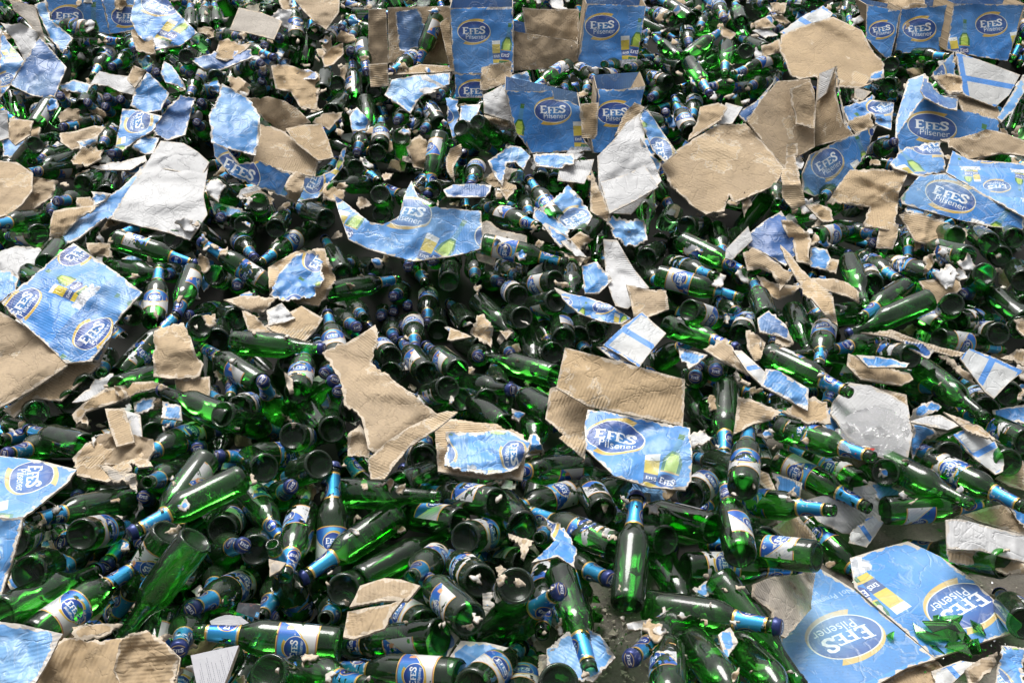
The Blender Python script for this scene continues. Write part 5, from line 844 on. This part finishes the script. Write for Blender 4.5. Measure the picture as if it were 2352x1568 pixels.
I|k|1850 470,2000 420,2100 400,2260 480,2260 600,2100 560,1980 520|lift=.04 lay=3 fl=1 tilt=.2 tear=.3|kraft board under a labelled bottle at the right edge
I|k|2060 230,2140 160,2210 100,2260 130,2260 310,2150 280|lift=.05 lay=3 tilt=.3 tear=.3|kraft board behind the blue rimmed flap
I|b|2140 400,2260 430,2260 560,2200 500|lift=.06 lay=2 fl=1 tilt=.2|blue edge of board at the right side
I|k|1700 650,1850 600,2050 700,1900 760,1750 720|lift=-.01 lay=7 fl=1 tilt=0|kraft sheet flat in the gap under the propped board
I|k|1130 1650,1300 1570,1500 1470,1680 1420,1760 1500,1600 1620|lift=.01 lay=6 fl=1 tilt=0 tear=.5|kraft board under the front edge of the flattened carton
I|b|250 1250,330 1200,380 1300,300 1420|lift=.06 lay=3 tilt=.3|light blue strip between dark bottle bodies at the bottom
I|b|80 950,170 900,280 860,220 960,140 1020|lift=.05 lay=3 tilt=.3|blue scrap under a long foiled bottle
"""
SHARDS = """I|1510 1215,1600 1280,1750 1330,1600 1320,1530 1270|long curved green glass sliver
I|1670 1140,1840 1160,1830 1230,1760 1290,1690 1200|bright green glass shard nearest the printed letters
I|1570 1210,1800 1210,1870 1270,1780 1320,1640 1290|broad green glass shard in the middle of the broken bits
I|1740 1330,1940 1310,1970 1390,1900 1420,1720 1370|large green glass shard lowest among the broken bits
I|1885 1190,1960 1220,1990 1290,1900 1260|green glass shard at the right of the broken bits
I|1620 1340,1720 1420,1640 1370|dark narrow glass shard with a foil edge
I|1340 1265,1390 1280,1385 1320,1345 1300|lone green shard at the middle of the flattened carton
I|1565 905,1590 880,1620 905,1580 915|small green shard above the flattened carton fold
I|1400 740,1425 745,1420 765|tiny green chip near the top of the flattened carton
H|1650 1120,1720 1150,1700 1210,1645 1180|thick green shard standing on the bare floor
H|1600 1040,1680 1020,1700 1060,1620 1080|flat green shard among floor crumbs
H|1730 1330,1755 1345,1740 1370|tiny green chip on the trodden blue print
I|1700 1225,1760 1215,1790 1260,1735 1275|small green shard on top of the broken bits
I|1800 1270,1860 1255,1900 1300,1840 1330|bright shard between the two largest pieces
I|1640 1180,1680 1165,1700 1215,1650 1225|upright green shard left of the printed letters
I|1850 1345,1900 1330,1935 1365,1880 1380|thick shard at the front of the broken bits"""
# ---------------------------------------------------------------- collect
def parse_sheets():
    for ln in SH.strip().split('\n'):
        f = ln.split('|'); t, mat, pts, opt = f[0], f[1], f[2], f[3]; k = 1.0 if t == 'S' else None
        P = [(*T(t, *[float(v) for v in p.split()[:2]]), *[float(v) for v in p.split()[2:]]) for p in pts.split(',')]; o = {}
        for kv in opt.split():
            a, b = kv.split('=')
            if a == 'logo': v = [float(x) for x in b.split(',')]; o['logo'] = (*T(t, v[0], v[1]), *T(t, v[2], v[3]))
            elif a == 'ref': v = [float(x) for x in b.split(',')]; o['ref'] = T(t, *v)
            elif a == 'g': o['g'] = b
            elif a == 'lay': o['layer'] = float(b)
            elif a == 'fl': o['fl'] = True
            else: o[a] = float(b)
        if len(f) > 4: o['lab'] = f[4]
        if len(f) > 5: o['mark'] = f[5]
        if mat in 'nm': o['back'] = mat
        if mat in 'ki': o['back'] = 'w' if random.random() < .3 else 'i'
        ITEMS.append(sheet_item(mat, P, **o))
parse_sheets()
for t, s in BOT.items():
    for e in s.replace('\n', '').split(';'):
        v = e.split(); 
        if len(v) < 5: continue
        bx, by, tx, ty = map(float, v[:4]); fl = v[4]; roll = {'L': random.uniform(-25, 25), 'W': random.choice([-75, 75]) + random.uniform(-15, 15), 'R': random.uniform(-60, 60)}.get(next((c for c in fl if c in 'LWRN'), 'R'), random.uniform(130, 230))
        a, b = T(t, bx, by), T(t, tx, ty); lift = (.055 if '^' in fl else .02) + (.03 if '^^' in fl else 0) - (.05 if '_' in fl else 0)
        ITEMS.append(bottle_item(*a, *b, fl, roll, lift if '=' not in fl else 0, 1.5 - fl.count('^') * 1.2 + (3 if '_' in fl else 0)))
# fillers: the bottles and scraps that show in the gaps
def rnd_bottle(px, py, layer):
    D = float(heapD(px, py)); s = F / D; L = BL * s; a = random.uniform(0, 2 * math.pi); sh = random.choice([.35, .6, .8, .95, 1, 1]) if True else 1
    dx, dy = math.cos(a) * L * .5 * sh, math.sin(a) * L * .5 * sh * .8
    fl = random.choice(['b', 't', 't', '']) if sh < .9 else ''
    fl += random.choice('cccoo') + random.choice('LWRNNN') + ('!' if random.random() < .07 else '') + ('x' if random.random() < .2 else '') + ('g' if random.random() < .35 else '')
    roll = {'L': random.uniform(-30, 30), 'W': random.choice([-75, 75])}.get(next((c for c in fl if c in 'LWRN')), random.uniform(0, 360))
    return bottle_item(px - dx, py - dy, px + dx, py + dy, fl, roll, random.uniform(-.02, .02), layer, hand=False)
def floorish(px, py): return px > 1690 and py > 1080 or (1240 < px < 1500 and py > 1380)
n = 0
while n < 2300:
    py = random.uniform(0, 1) ** 1.8 * 1750 - 120; px = random.uniform(-140, 2500)
    if floorish(px, py): continue
    ITEMS.append(rnd_bottle(px, py, 8 + 4 * random.random())); n += 1
def rnd_scrap(px, py, layer, k=1.0):
    D = float(heapD(px, py)); s = F / D; R = random.choice([random.uniform(.010, .024), random.uniform(.012, .03), random.uniform(.02, .06)]) * s * k; m = random.randint(5, 9); a0 = random.uniform(0, 6.28); el = random.uniform(.28, .95); ro = random.uniform(0, 3.14); P = []
    for i in range(m):
        a = a0 + 6.283 * i / m; r = R * random.uniform(.4, 1.35); x, y = math.cos(a) * r, math.sin(a) * r * el; P.append((px + x * math.cos(ro) - y * math.sin(ro), py + (x * math.sin(ro) + y * math.cos(ro)) * .85, random.uniform(-2.2, 2.2) * R / s / .05))
    mat = random.choice('kkkkkkiibbbbpwwwg')
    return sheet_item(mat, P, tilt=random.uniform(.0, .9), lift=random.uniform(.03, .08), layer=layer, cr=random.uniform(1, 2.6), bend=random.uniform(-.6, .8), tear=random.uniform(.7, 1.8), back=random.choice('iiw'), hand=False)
n = 0
while n < 860:
    py = random.uniform(0, 1) ** 1.5 * 1600 - 40; px = random.uniform(-60, 2420)
    if floorish(px, py): continue
    lay = 2.6 if py < 620 and random.random() < .6 else 1.3 if random.random() < .12 else 7.5
    q = rnd_scrap(px, py, lay, 1.0 if py < 700 else .8); ITEMS.append(q); n += 1
    if lay < 3: q['lift'] += .05
for i in range(260):
    px, py = random.uniform(-60, 2420), random.uniform(0, 1) ** 1.3 * 1600
    if floorish(px, py): continue
    ITEMS.append(rnd_scrap(px, py, 12.5, 2.0))
ITEMS.sort(key=lambda i: i['layer'])
for iid, it in enumerate(ITEMS):
    lay = it['layer']; cap = (.05 if it['hand'] else .42 if lay > 6 else .22)
    if it['kind'] == 'bottle':
        if it['hand']: cap = .05 + .03 * max(0, lay)
        if '=' in it['flags']: cap = 0
        place_bottle(it, iid, cap)
    else:
        if it['fl'] or it.get('ref') is not None: cap = 0
        place_sheet(it, iid, cap)
def force(it):
    iid = len(ITEMS); ITEMS.append(it)
    if it['kind'] == 'bottle': it['D'] += random.uniform(.08, .26)
    else: it['push'] += random.uniform(.08, .24)
    NODROP[0] = True; (place_bottle if it['kind'] == 'bottle' else place_sheet)(it, iid, .30); NODROP[0] = False
HY, HX = np.mgrid[0:BACK.shape[0], 0:BACK.shape[1]]; HD = heapD((HX - OX + .5) * Q, (HY - OY + .5) * Q)
for k in range(1100):                              # what still gapes gets more bottles and shreds from deeper down
    gap = (ZB > HD + .30); gap[:10] = False; ys, xs = np.nonzero(gap) if k % 10 == 0 else (ys, xs)
    if len(ys) == 0: break
    j = random.randrange(len(ys)); px, py = (xs[j] - OX) * Q, (ys[j] - OY) * Q
    if floorish(px, py) or ZB[ys[j], xs[j]] < HD[ys[j], xs[j]] + .30: continue
    force(rnd_bottle(px, py, 9) if random.random() < .72 else rnd_scrap(px, py, 9, 1.1))
LITTER = set()
for k in range(1700):                             # torn bits resting on the bottles
    px, py = random.uniform(0, 2352), random.uniform(0, 1) ** 1.7 * 1560
    r, q = int(py / Q) + OY, int(px / Q) + OX; h = int(IDB[r, q])
    if h < 0 or ITEMS[h]['kind'] != 'bottle': continue
    it = rnd_scrap(px, py, 0, 1.0); k_ = random.uniform(.45, 1.15) if py < 640 else random.uniform(.16, .5); c_ = it['P'].mean(0); it['P'] = c_ + (it['P'] - c_) * k_; it['hh'] = it['hh'] * k_; it['mat'] = random.choice('kkkkiwwwbbp'); it['tear'] = 1.6; it['anchor'] = it['P'][int(np.argmax(it['P'][:, 1]))]
    it['push'] += float(ZB[r, q]) - .006 - float(sheet_depth(it, *[np.array(v) for v in it['c']])); iid = len(ITEMS); ITEMS.append(it); LITTER.add(iid); NODROP[0] = True; place_sheet(it, iid, 0); NODROP[0] = False
print('gap left', float(((ZB > HD + .30)[OY:-OY, OX:-OX]).mean()))
vis = IDB[OY:-OY, OX:-OX]; ids, cn = np.unique(vis, return_counts=True); VIS = dict(zip(ids.tolist(), cn.tolist()))
ids2, cn2 = np.unique(IDB, return_counts=True); VISX = dict(zip(ids2.tolist(), cn2.tolist()))
for i, it in enumerate(ITEMS): it['vis'] = VIS.get(i, 0); it['visx'] = VISX.get(i, 0)
# ---------------------------------------------------------------- ground
def zg(x, y):      # ground height: bare floor in front, rubble mound under the heap behind
    r = ss(2.0, 5.2, y) * .38
    return r
xs = np.linspace(-9, 9, 73); ys = np.concatenate([np.linspace(-3, 1, 6), np.linspace(1.2, 6, 60), np.linspace(6.6, 14, 12)]); V = []; 
for y in ys:
    for x in xs: V.append((x, y, float(zg(x, y)) + .004 * mnoise.noise(Vector((x * 4, y * 4, 0)))))
nx = len(xs); Fc = [(j * nx + i, j * nx + i + 1, (j + 1) * nx + i + 1, (j + 1) * nx + i) for j in range(len(ys) - 1) for i in range(nx - 1)]
g = link('ground', mesh('ground', V, Fc, [MGR])); g['kind'] = 'structure'; g['label'] = 'dusty concrete floor under the heap'
V = [(-60, -60, -.02), (60, -60, -.02), (60, 60, -.02), (-60, 60, -.02)]; g = link('yard', mesh('yard', V, [(0, 1, 2, 3)], [MGR])); g['kind'] = 'structure'; g['label'] = 'concrete yard reaching away around the heap'
# crushed mass that carries the heap, painted near black as shade for the gaps
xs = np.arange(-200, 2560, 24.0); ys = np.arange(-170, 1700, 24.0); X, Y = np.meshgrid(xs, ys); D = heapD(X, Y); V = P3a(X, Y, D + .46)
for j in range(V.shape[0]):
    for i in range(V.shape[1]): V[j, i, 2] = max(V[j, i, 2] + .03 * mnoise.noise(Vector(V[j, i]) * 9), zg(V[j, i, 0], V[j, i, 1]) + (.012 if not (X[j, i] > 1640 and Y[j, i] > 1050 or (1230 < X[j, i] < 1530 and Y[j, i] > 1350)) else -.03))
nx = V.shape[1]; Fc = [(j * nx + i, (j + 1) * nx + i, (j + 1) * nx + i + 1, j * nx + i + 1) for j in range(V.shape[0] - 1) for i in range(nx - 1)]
db = link('shaded_debris', mesh('shaded_debris', V.reshape(-1, 3), Fc, [MDEB])); db['kind'] = 'stuff'; db['label'] = 'crushed card and dust under the heap, coloured near black as gap shade'; db['category'] = 'debris'
# ---------------------------------------------------------------- build sheets
NAMES = dict(k='cardboard_scrap', i='cardboard_scrap', g='grey_card', w='white_card', b='blue_card', d='blue_card', p='printed_card', q='printed_card', t='printed_card', u='printed_card', s='striped_card_flap', n='printed_paper', m='printed_paper')
THINGS = []       # (object, kind, base words, picture x, y, visible, landmark phrase)
groups = {}
for i, it in enumerate(ITEMS):
    if it['kind'] == 'sheet' and it['g']: groups.setdefault(it['g'], []).append((i, it))
def add_box(it, root, org):
    """side and back panels of an upright carton behind its printed front"""
    P = it['P']; q = [P[np.argmin(P @ np.array(d))] for d in ((1, 1), (-1, 1), (-1, -1), (1, -1))]     # TL TR BR BL
    C = [P3(x, y, float(sheet_depth(it, np.array(x), np.array(y))) + .006) for x, y in q]
    bk = Vector(it['nrm']) * -1; bk.z = 0; bk = bk.normalized() * it['box']
    for nm, a, b in (('side_panel', 0, 3), ('side_panel', 1, 2), ('back_panel', 0, 1)):
        if nm == 'back_panel': q4 = [C[0] + bk, C[1] + bk, C[2] + bk, C[3] + bk]
        else: q4 = [C[a], C[a] + bk, C[b] + bk, C[b]]
        nn = (q4[1] - q4[0]).cross(q4[3] - q4[0]).normalized() * .003; c = Vector(org)
        V = [v - c for v in q4] + [v + nn - c for v in q4]; Fs = [(0, 1, 2, 3), (7, 6, 5, 4)] + [(k, 4 + k, 4 + (k + 1) % 4, (k + 1) % 4) for k in range(4)]
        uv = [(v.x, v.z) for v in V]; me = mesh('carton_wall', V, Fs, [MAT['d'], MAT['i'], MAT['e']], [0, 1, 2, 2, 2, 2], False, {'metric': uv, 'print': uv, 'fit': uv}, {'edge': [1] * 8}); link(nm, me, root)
for gname, lst in groups.items():
    first = next(it for _, it in lst if it['lab']); root = None; parts = []; sc = 0
    for i, it in lst:
        me = build_sheet(it, i + 1); 
        if me: parts.append((me, it)); sc += it['vis']
    org = parts[0][1]['org']; flat = gname in ('flattened_carton', 'peeled_panel')
    root = bpy.data.objects.new('flattened_carton' if gname == 'flattened_carton' else 'torn_panel' if gname == 'peeled_panel' else 'carton', None); S.collection.objects.link(root); root.location = org; root.empty_display_size = .05
    for me, it in parts:
        nm = {'k': 'kraft_flap', 'i': 'inner_wall', 'w': 'lining_flap', 's': 'lid_flap', 'd': 'side_flap', 'b': 'side_panel'}.get(it['mat'], 'printed_panel')
        o = link(nm, me, root); o.location = it['org'] - org
        if it['box']: add_box(it, root, org)
    root['label'] = first['lab']; root['category'] = 'carton' if gname != 'peeled_panel' else 'cardboard'
    c = first['c']; THINGS.append(dict(o=root, words=first['lab'], x=c[0], y=c[1], mark=first['mark'], hand=True))
small = []
for i, it in enumerate(ITEMS):
    if it['kind'] != 'sheet' or it['g']: continue
    if not it['hand'] and (it['visx'] < 6): continue
    if not it['hand'] and (it['vis'] < 25 or it['layer'] > 12 or i in LITTER): small.append((i, it)); continue
    me = build_sheet(it, i + 1)
    if me is None: continue
    o = link(NAMES[it['mat']], me); o.location = it['org']
    if it['lab']: THINGS.append(dict(o=o, words=it['lab'], x=it['c'][0], y=it['c'][1], mark=it['mark'], hand=True)); o['category'] = 'paper' if it['mat'] in 'nm' else 'cardboard'
    else:
        w = {'k': 'torn brown kraft scrap', 'i': 'torn dull brown card scrap', 'g': 'grey card scrap', 'w': 'torn white card scrap', 'b': 'torn light blue card scrap', 'd': 'torn dark blue card scrap', 'p': 'torn blue printed card scrap'}[it['mat']]
        THINGS.append(dict(o=o, words=w, x=it['c'][0], y=it['c'][1], mark=None, hand=False)); o['category'] = 'cardboard scrap'; o['group'] = 'loose torn card scraps on the heap'
def join_meshes(name, metas, mats):
    V, Fc, mi, off = [], [], [], 0; uvs = {k: [] for k in ('metric', 'print', 'fit')}; ed = []
    for me, mat4, mmap in metas:
        n = len(me.vertices); co = np.empty(n * 3, np.float32); me.vertices.foreach_get('co', co); co = co.reshape(-1, 3) @ np.array(mat4.to_3x3()).T + np.array(mat4.translation); V.append(co)
        for p in me.polygons: Fc.append(tuple(v + off for v in p.vertices)); mi.append(mmap[p.material_index])
        nl = len(me.loops)
        for k in uvs:
            a = np.zeros(nl * 2, np.float32)
            if k in me.uv_layers: me.uv_layers[k].data.foreach_get('uv', a)
            uvs[k].append(a.reshape(-1, 2))
        e = np.ones(n, np.float32)
        if 'edge' in me.attributes: me.attributes['edge'].data.foreach_get('value', e)
        ed.append(e); off += n
    return mesh(name, np.concatenate(V), Fc, mats, mi, True, {k: np.concatenate(a) for k, a in uvs.items()}, {'edge': np.concatenate(ed)})
keys = list(MAT); metas = []
for i, it in small:
    me = build_sheet(it, i + 1)
    if me: metas.append((me, Matrix.Translation(it['org']), [keys.index(it['mat']), keys.index(it['back']), keys.index('e')]))
if metas:
    o = link('cardboard_litter', join_meshes('cardboard_litter', metas, [MAT[k] for k in keys])); o['kind'] = 'stuff'; o['label'] = 'countless small torn card bits between the bottles'; o['category'] = 'litter'
# ---------------------------------------------------------------- bottles
MESHES_LO = None
def bottle_matrix(it):
    B = P3(*[(it['ra'][0] * F + W0/2), (H0/2 - it['ra'][1] * F)], it['D'] + it['e']); Tp = P3((it['rb'][0] * F + W0/2), (H0/2 - it['rb'][1] * F), it['D'] - it['e'])
    z = (Tp - B).normalized(); mid = (B + Tp) / 2; L = BL; B = mid - z * L / 2
    v = (Vector((0, 0, CAMH)) - mid).normalized(); x = v - z * v.dot(z)
    if x.length < .25: x = Vector((0, .3, 1)) - z * Vector((0, .3, 1)).dot(z)
    x.normalize(); x = Quaternion(z, math.radians(it['roll'])) @ x; y = z.cross(x)
    if B.z < .0 or Tp.z < .0: pass
    return Matrix((( x.x, y.x, z.x, B.x), (x.y, y.y, z.y, B.y), (x.z, y.z, z.z, B.z), (0, 0, 0, 1)))
bots = [(i, it) for i, it in enumerate(ITEMS) if it['kind'] == 'bottle' and (it['visx'] >= 4 or it['hand'])]
bots.sort(key=lambda a: -a[1]['vis']); ind, rest = bots[:300], bots[300:]
rest = [b for b in rest if b[1]['visx'] >= 4]
protos = {}
def proto(fl):
    key = ('g' in fl, 'c' in fl and 'o' not in fl, 'x' in fl, next((c for c in fl if c in 'LWRN'), 'R'))
    if key in protos: return key, None
    r = bpy.data.objects.new('beer_bottle', None); S.collection.objects.link(r); r.empty_display_size = .03
    r['category'] = 'bottle'; r['group'] = 'green bottles heaped in the yard'
    link('glass_body', ME['glassb' if key[0] else 'glass'], r)
    if not (key[2] and key[3] == 'N'):
        link('bottle_label', ME['ragged' if key[3] in 'RN' else 'label'], r)
    if not key[2]: link('neck_foil', ME['foil'], r)
    if key[1]: link('crown_cap', ME['cap'], r)
    protos[key] = r; return key, r
def copy_thing(r):
    c = r.copy(); S.collection.objects.link(c)
    for ch in r.children:
        d = ch.copy(); S.collection.objects.link(d); d.parent = c
    return c
DIRW = ['right', 'upper right', 'up', 'upper left', 'left', 'lower left', 'down', 'lower right']
for i, it in ind:
    if 'L' in it['flags'] and i % 5 < 2: it['flags'] = it['flags'].replace('L', 'R')
    if '!' in it['flags']:
        r = bpy.data.objects.new('broken_bottle', None); S.collection.objects.link(r); r['category'] = 'broken bottle'; r['group'] = 'broken green bottles'; link('glass_body', ME['broken%d' % (i % 2)], r); lb = link('bottle_label', ME['ragged'], r); key = None
    else: key, r = proto(it['flags'])
    if r is None: r = copy_thing(protos[key])
    r.matrix_world = bottle_matrix(it)
    a, b = it['ra'], it['rb']; ang = math.degrees(math.atan2(b[1] - a[1], b[0] - a[0])); dw = DIRW[int(round(ang / 45)) % 8]
    ap = np.hypot(*(b - a)[:2]) * it['D'] / BL; fl = it['flags']
    if key is None: key = (0, 0, 0, 'R')
    brk = '!' in fl; st = 'broken' if brk else 'capped' if key[1] else 'open'; lb = {'L': 'labelled', 'W': 'side-turned', 'R': 'ragged-label', 'N': 'plain'}[key[3]] if not (key[2] and key[3] == 'N') else 'bare'
    if ap < .62 and it['e'] < 0: w = f'{st} {lb} green bottle base toward us'
    elif ap < .62: w = f'{st} {lb} green bottle mouth toward us'
    else: w = f'{st} {lb} green bottle pointing {dw}'
    mx = ((a + b) / 2)[0] * F + W0 / 2; my = H0 / 2 - ((a + b) / 2)[1] * F
    THINGS.append(dict(o=r, words=w, x=mx, y=my, mark=None, hand=False))
def lo(me_geo, mat, name): return mesh(name, me_geo[0], me_geo[1], [mat], uvs={'fit': me_geo[2]})
LO = {'glass': mesh('lg', GLO[0][0], GLO[0][1], [MG, MBS], [1 if k < 30 else 0 for k in range(len(GLO[0][1]))]), 'label': lo(GLO[1], ML, 'll'), 'foil': lo(GLO[2], MF, 'lf'), 'cap': lo(GLO[3], MC, 'lc')}
BM = [MG, MG2, ML, MR, MF, MC, MBS]; metas = []
for i, it in rest:
    mw = bottle_matrix(it); fl = it['flags']
    if '!' in fl: metas.append((ME['broken%d' % (i % 2)], mw, [1, 6])); continue
    metas.append((LO['glass'], mw, [1 if 'g' in fl else 0, 6]))
    if not ('x' in fl and 'N' in fl): metas.append((LO['label'], mw, [3 if 'R' in fl or 'N' in fl else 2]))
    if 'x' not in fl: metas.append((LO['foil'], mw, [4]))
    if 'c' in fl: metas.append((LO['cap'], mw, [5]))
if metas:
    o = link('bottle_heap', join_meshes('bottle_heap', metas, BM)); o['kind'] = 'stuff'; o['label'] = 'countless further green bottles filling the gaps of the heap'; o['category'] = 'bottles'; o['group'] = 'green bottles heaped in the yard'
for m in LO.values(): bpy.data.meshes.remove(m)
# ---------------------------------------------------------------- broken glass
for ln in SHARDS.split('\n'):
    t, pts, lab = ln.split('|'); P = np.array([T(t, *map(float, p.split())) for p in pts.split(',')]); c = P.mean(0); D0 = float(floorD(*c)) - .075; V = []
    G = P3a(P[:, 0], P[:, 1], floorD(P[:, 0], P[:, 1]) - (.06 if t == 'I' else .02)); o0 = G.mean(0); rr = random.Random(len(V) + int(c[0])); up = np.array([0, 0, .014])
    top = [g + up * (.3 + rr.random() * 1.4) for g in G]; mid = G.mean(0) + up * 1.6; n = len(G); V = [v - o0 for v in top] + [mid - o0] + [v - o0 - [0, 0, .003] for v in top] + [mid - o0 - np.array([0, 0, .003])]
    Fc = [(k, n, (k + 1) % n) for k in range(n)] + [(n + 1 + k, n + 1 + (k + 1) % n, 2 * n + 1) for k in range(n)] + [(k, (k + 1) % n, n + 1 + (k + 1) % n, n + 1 + k) for k in range(n)]
    o = link('glass_shard', mesh('glass_shard', V, Fc, [MSH], None, False)); o.location = o0; o['category'] = 'broken glass'; o['group'] = 'broken glass shards'
    o['label'] = lab; THINGS.append(dict(o=o, words=lab, x=c[0], y=c[1], mark=None, hand=True))
V, Fc = [], []
for k in range(700):
    if k % 3: px, py = (random.gauss(2060, 150), random.gauss(1400, 80)) if k % 2 else (random.gauss(2215, 55), random.gauss(1470, 26))
    else: px, py = random.gauss(1400, 60), random.gauss(1440, 60)
    D = float(floorD(px, py)) - (.05 if px > 1700 else .006); p = P3(px, py, D); s = random.uniform(.0012, .005) * (2.2 if k % 6 == 1 else 1); b = len(V)
    for q in range(4): V.append((p.x + random.uniform(-s, s), p.y + random.uniform(-s, s), p.z + random.uniform(0, s)))
    Fc += [(b, b + 1, b + 2), (b, b + 2, b + 3), (b, b + 3, b + 1), (b + 1, b + 3, b + 2)]
o = link('glass_crumbs', mesh('glass_crumbs', V, Fc, [MSH], None, False)); o['kind'] = 'stuff'; o['label'] = 'fine green glass crumbs scattered on the floor'; o['category'] = 'broken glass'
V, Fc = [], []
for k in range(900):
    px, py = (random.uniform(1270, 1520), random.uniform(1330, 1600)) if k % 2 else (random.uniform(1750, 2380), random.uniform(1120, 1600))
    p = P3(px, py, float(floorD(px, py)) - .004); s = random.uniform(.001, .006) * random.uniform(.4, 1.6); b = len(V)
    for q in range(4): V.append((p.x + random.uniform(-s, s), p.y + random.uniform(-s, s), .004 + random.uniform(0, s * .7)))
    Fc += [(b, b + 1, b + 2), (b, b + 2, b + 3), (b, b + 3, b + 1)]
o = link('floor_grit', mesh('floor_grit', V, Fc, [MAT['e']], None, False)); o['kind'] = 'stuff'; o['label'] = 'grit and paper crumbs on the bare floor'; o['category'] = 'grit'
# ---------------------------------------------------------------- clear plastic bag
pts = [T('F', *p) for p in ((935, 1455), (1010, 1380), (1080, 1290), (1160, 1240), (1270, 1205), (1400, 1240), (1490, 1310), (1500, 1400), (1440, 1480), (1330, 1535), (1170, 1540), (1060, 1500))]
it = sheet_item('w', pts, lift=.085, tilt=.2, cr=3.2, bend=-.3, tear=2.2, th=.0008, layer=-1); me = build_sheet(it, 4242)
me.materials.clear(); me.materials.append(MBAG); me.materials.append(MBAG); me.materials.append(MBAG)
root = bpy.data.objects.new('plastic_bag', None); S.collection.objects.link(root); root.location = it['org']; ob = link('clear_film', me, root)
root['label'] = 'crumpled clear plastic bag with a red print lying on white board'; root['category'] = 'bag'; THINGS.append(dict(o=root, words=root['label'], x=it['c'][0], y=it['c'][1], mark='the plastic bag', hand=True))
pr = [T('F', *p) for p in ((1140, 1525), (1190, 1485), (1275, 1490), (1240, 1525))]; it2 = dict(it); G = P3a(np.array([p[0] for p in pr]), np.array([p[1] for p in pr]), sheet_depth(it, np.array([p[0] for p in pr]), np.array([p[1] for p in pr])) - .035)
oo = np.array(it['org']); link('red_print', mesh('red_print', list(G - oo) + list(G - oo - [0, 0, .001]), [(0, 1, 2, 3), (7, 6, 5, 4)], [MRED], None, False), root)
cu = bpy.data.curves.new('t', 'FONT'); cu.body = 'ABBY'; cu.size = 1; cu.extrude = .01; tob = bpy.data.objects.new('t', cu); S.collection.objects.link(tob); dg = bpy.context.evaluated_depsgraph_get(); dg.update(); tme = bpy.data.meshes.new_from_object(tob.evaluated_get(dg)); bpy.data.objects.remove(tob)
ax = Vector(G[2] - G[1]).normalized(); nn = Vector(np.cross(G[3] - G[0], G[1] - G[0])).normalized(); nn = nn if nn.z > 0 else -nn; ay = nn.cross(ax); hgt = .012
mm = Matrix(((ax.x * hgt, ay.x * hgt, nn.x * hgt, 0), (ax.y * hgt, ay.y * hgt, nn.y * hgt, 0), (ax.z * hgt, ay.z * hgt, nn.z * hgt, 0), (0, 0, 0, 1))); tme.transform(mm); tme.materials.clear(); tme.materials.append(MYEL)
tx = link('print_letters', tme, root); tx.location = Vector(G[:2].mean(0)) * .62 + Vector(G[2:].mean(0)) * .38 - it['org'] + nn * .003 - ax * .012
# ---------------------------------------------------------------- words that single each thing out
marks = [t for t in THINGS if t['mark']]
def rel(t, m):
    dx, dy = t['x'] - m['x'], t['y'] - m['y']
    if abs(dx) > abs(dy) * 1.3: return 'right of' if dx > 0 else 'left of'
    return 'below' if dy > 0 else 'above'
used = {}
for t in THINGS:
    if t['hand']: used.setdefault(t['words'], []).append(t)
auto = [t for t in THINGS if not t['hand']]; cells = {}
for t in auto:
    near = sorted(marks, key=lambda m: (t['x'] - m['x']) ** 2 + (t['y'] - m['y']) ** 2)
    t['near'] = near; cells.setdefault((t['words'], id(near[0])), []).append(t)
ORD = ['nearest', 'second nearest', 'third nearest', 'fourth nearest', 'fifth nearest', 'sixth nearest', 'seventh nearest', 'eighth nearest']
def trim(s): return s
final = {}
for key, ts in cells.items():
    m = ts[0]['near'][0]; ts.sort(key=lambda t: (t['x'] - m['x']) ** 2 + (t['y'] - m['y']) ** 2)
    rr = [rel(t, m) for t in ts]
    for k, t in enumerate(ts):
        r = rr[k]; same = [j for j in range(len(ts)) if rr[j] == r]
        if len(ts) == 1 or len(same) == 1: s = f"{t['words']}, {r} {m['mark']}"
        else: s = f"{t['words']}, {ORD[min(same.index(k), 7)]} {r} {m['mark']}"
        t['o']['label'] = ' '.join(s.replace(',', '').split()[:16])
for t in THINGS:
    if t['hand']: t['o']['label'] = t['words']
# report
tmp = sum(1 for t in THINGS); print('things', tmp, 'individual bottles', len(ind), 'rest', len(rest), 'small', len(small), 'minvis', ind[-1][1]['vis'])
from collections import Counter
c = Counter(t['o']['label'] for t in THINGS); print('dup labels', [k for k, v in c.items() if v > 1][:20]); print('long', [k for k in c if len(k.split()) > 16][:10], 'short', [k for k in c if len(k.split()) < 4])
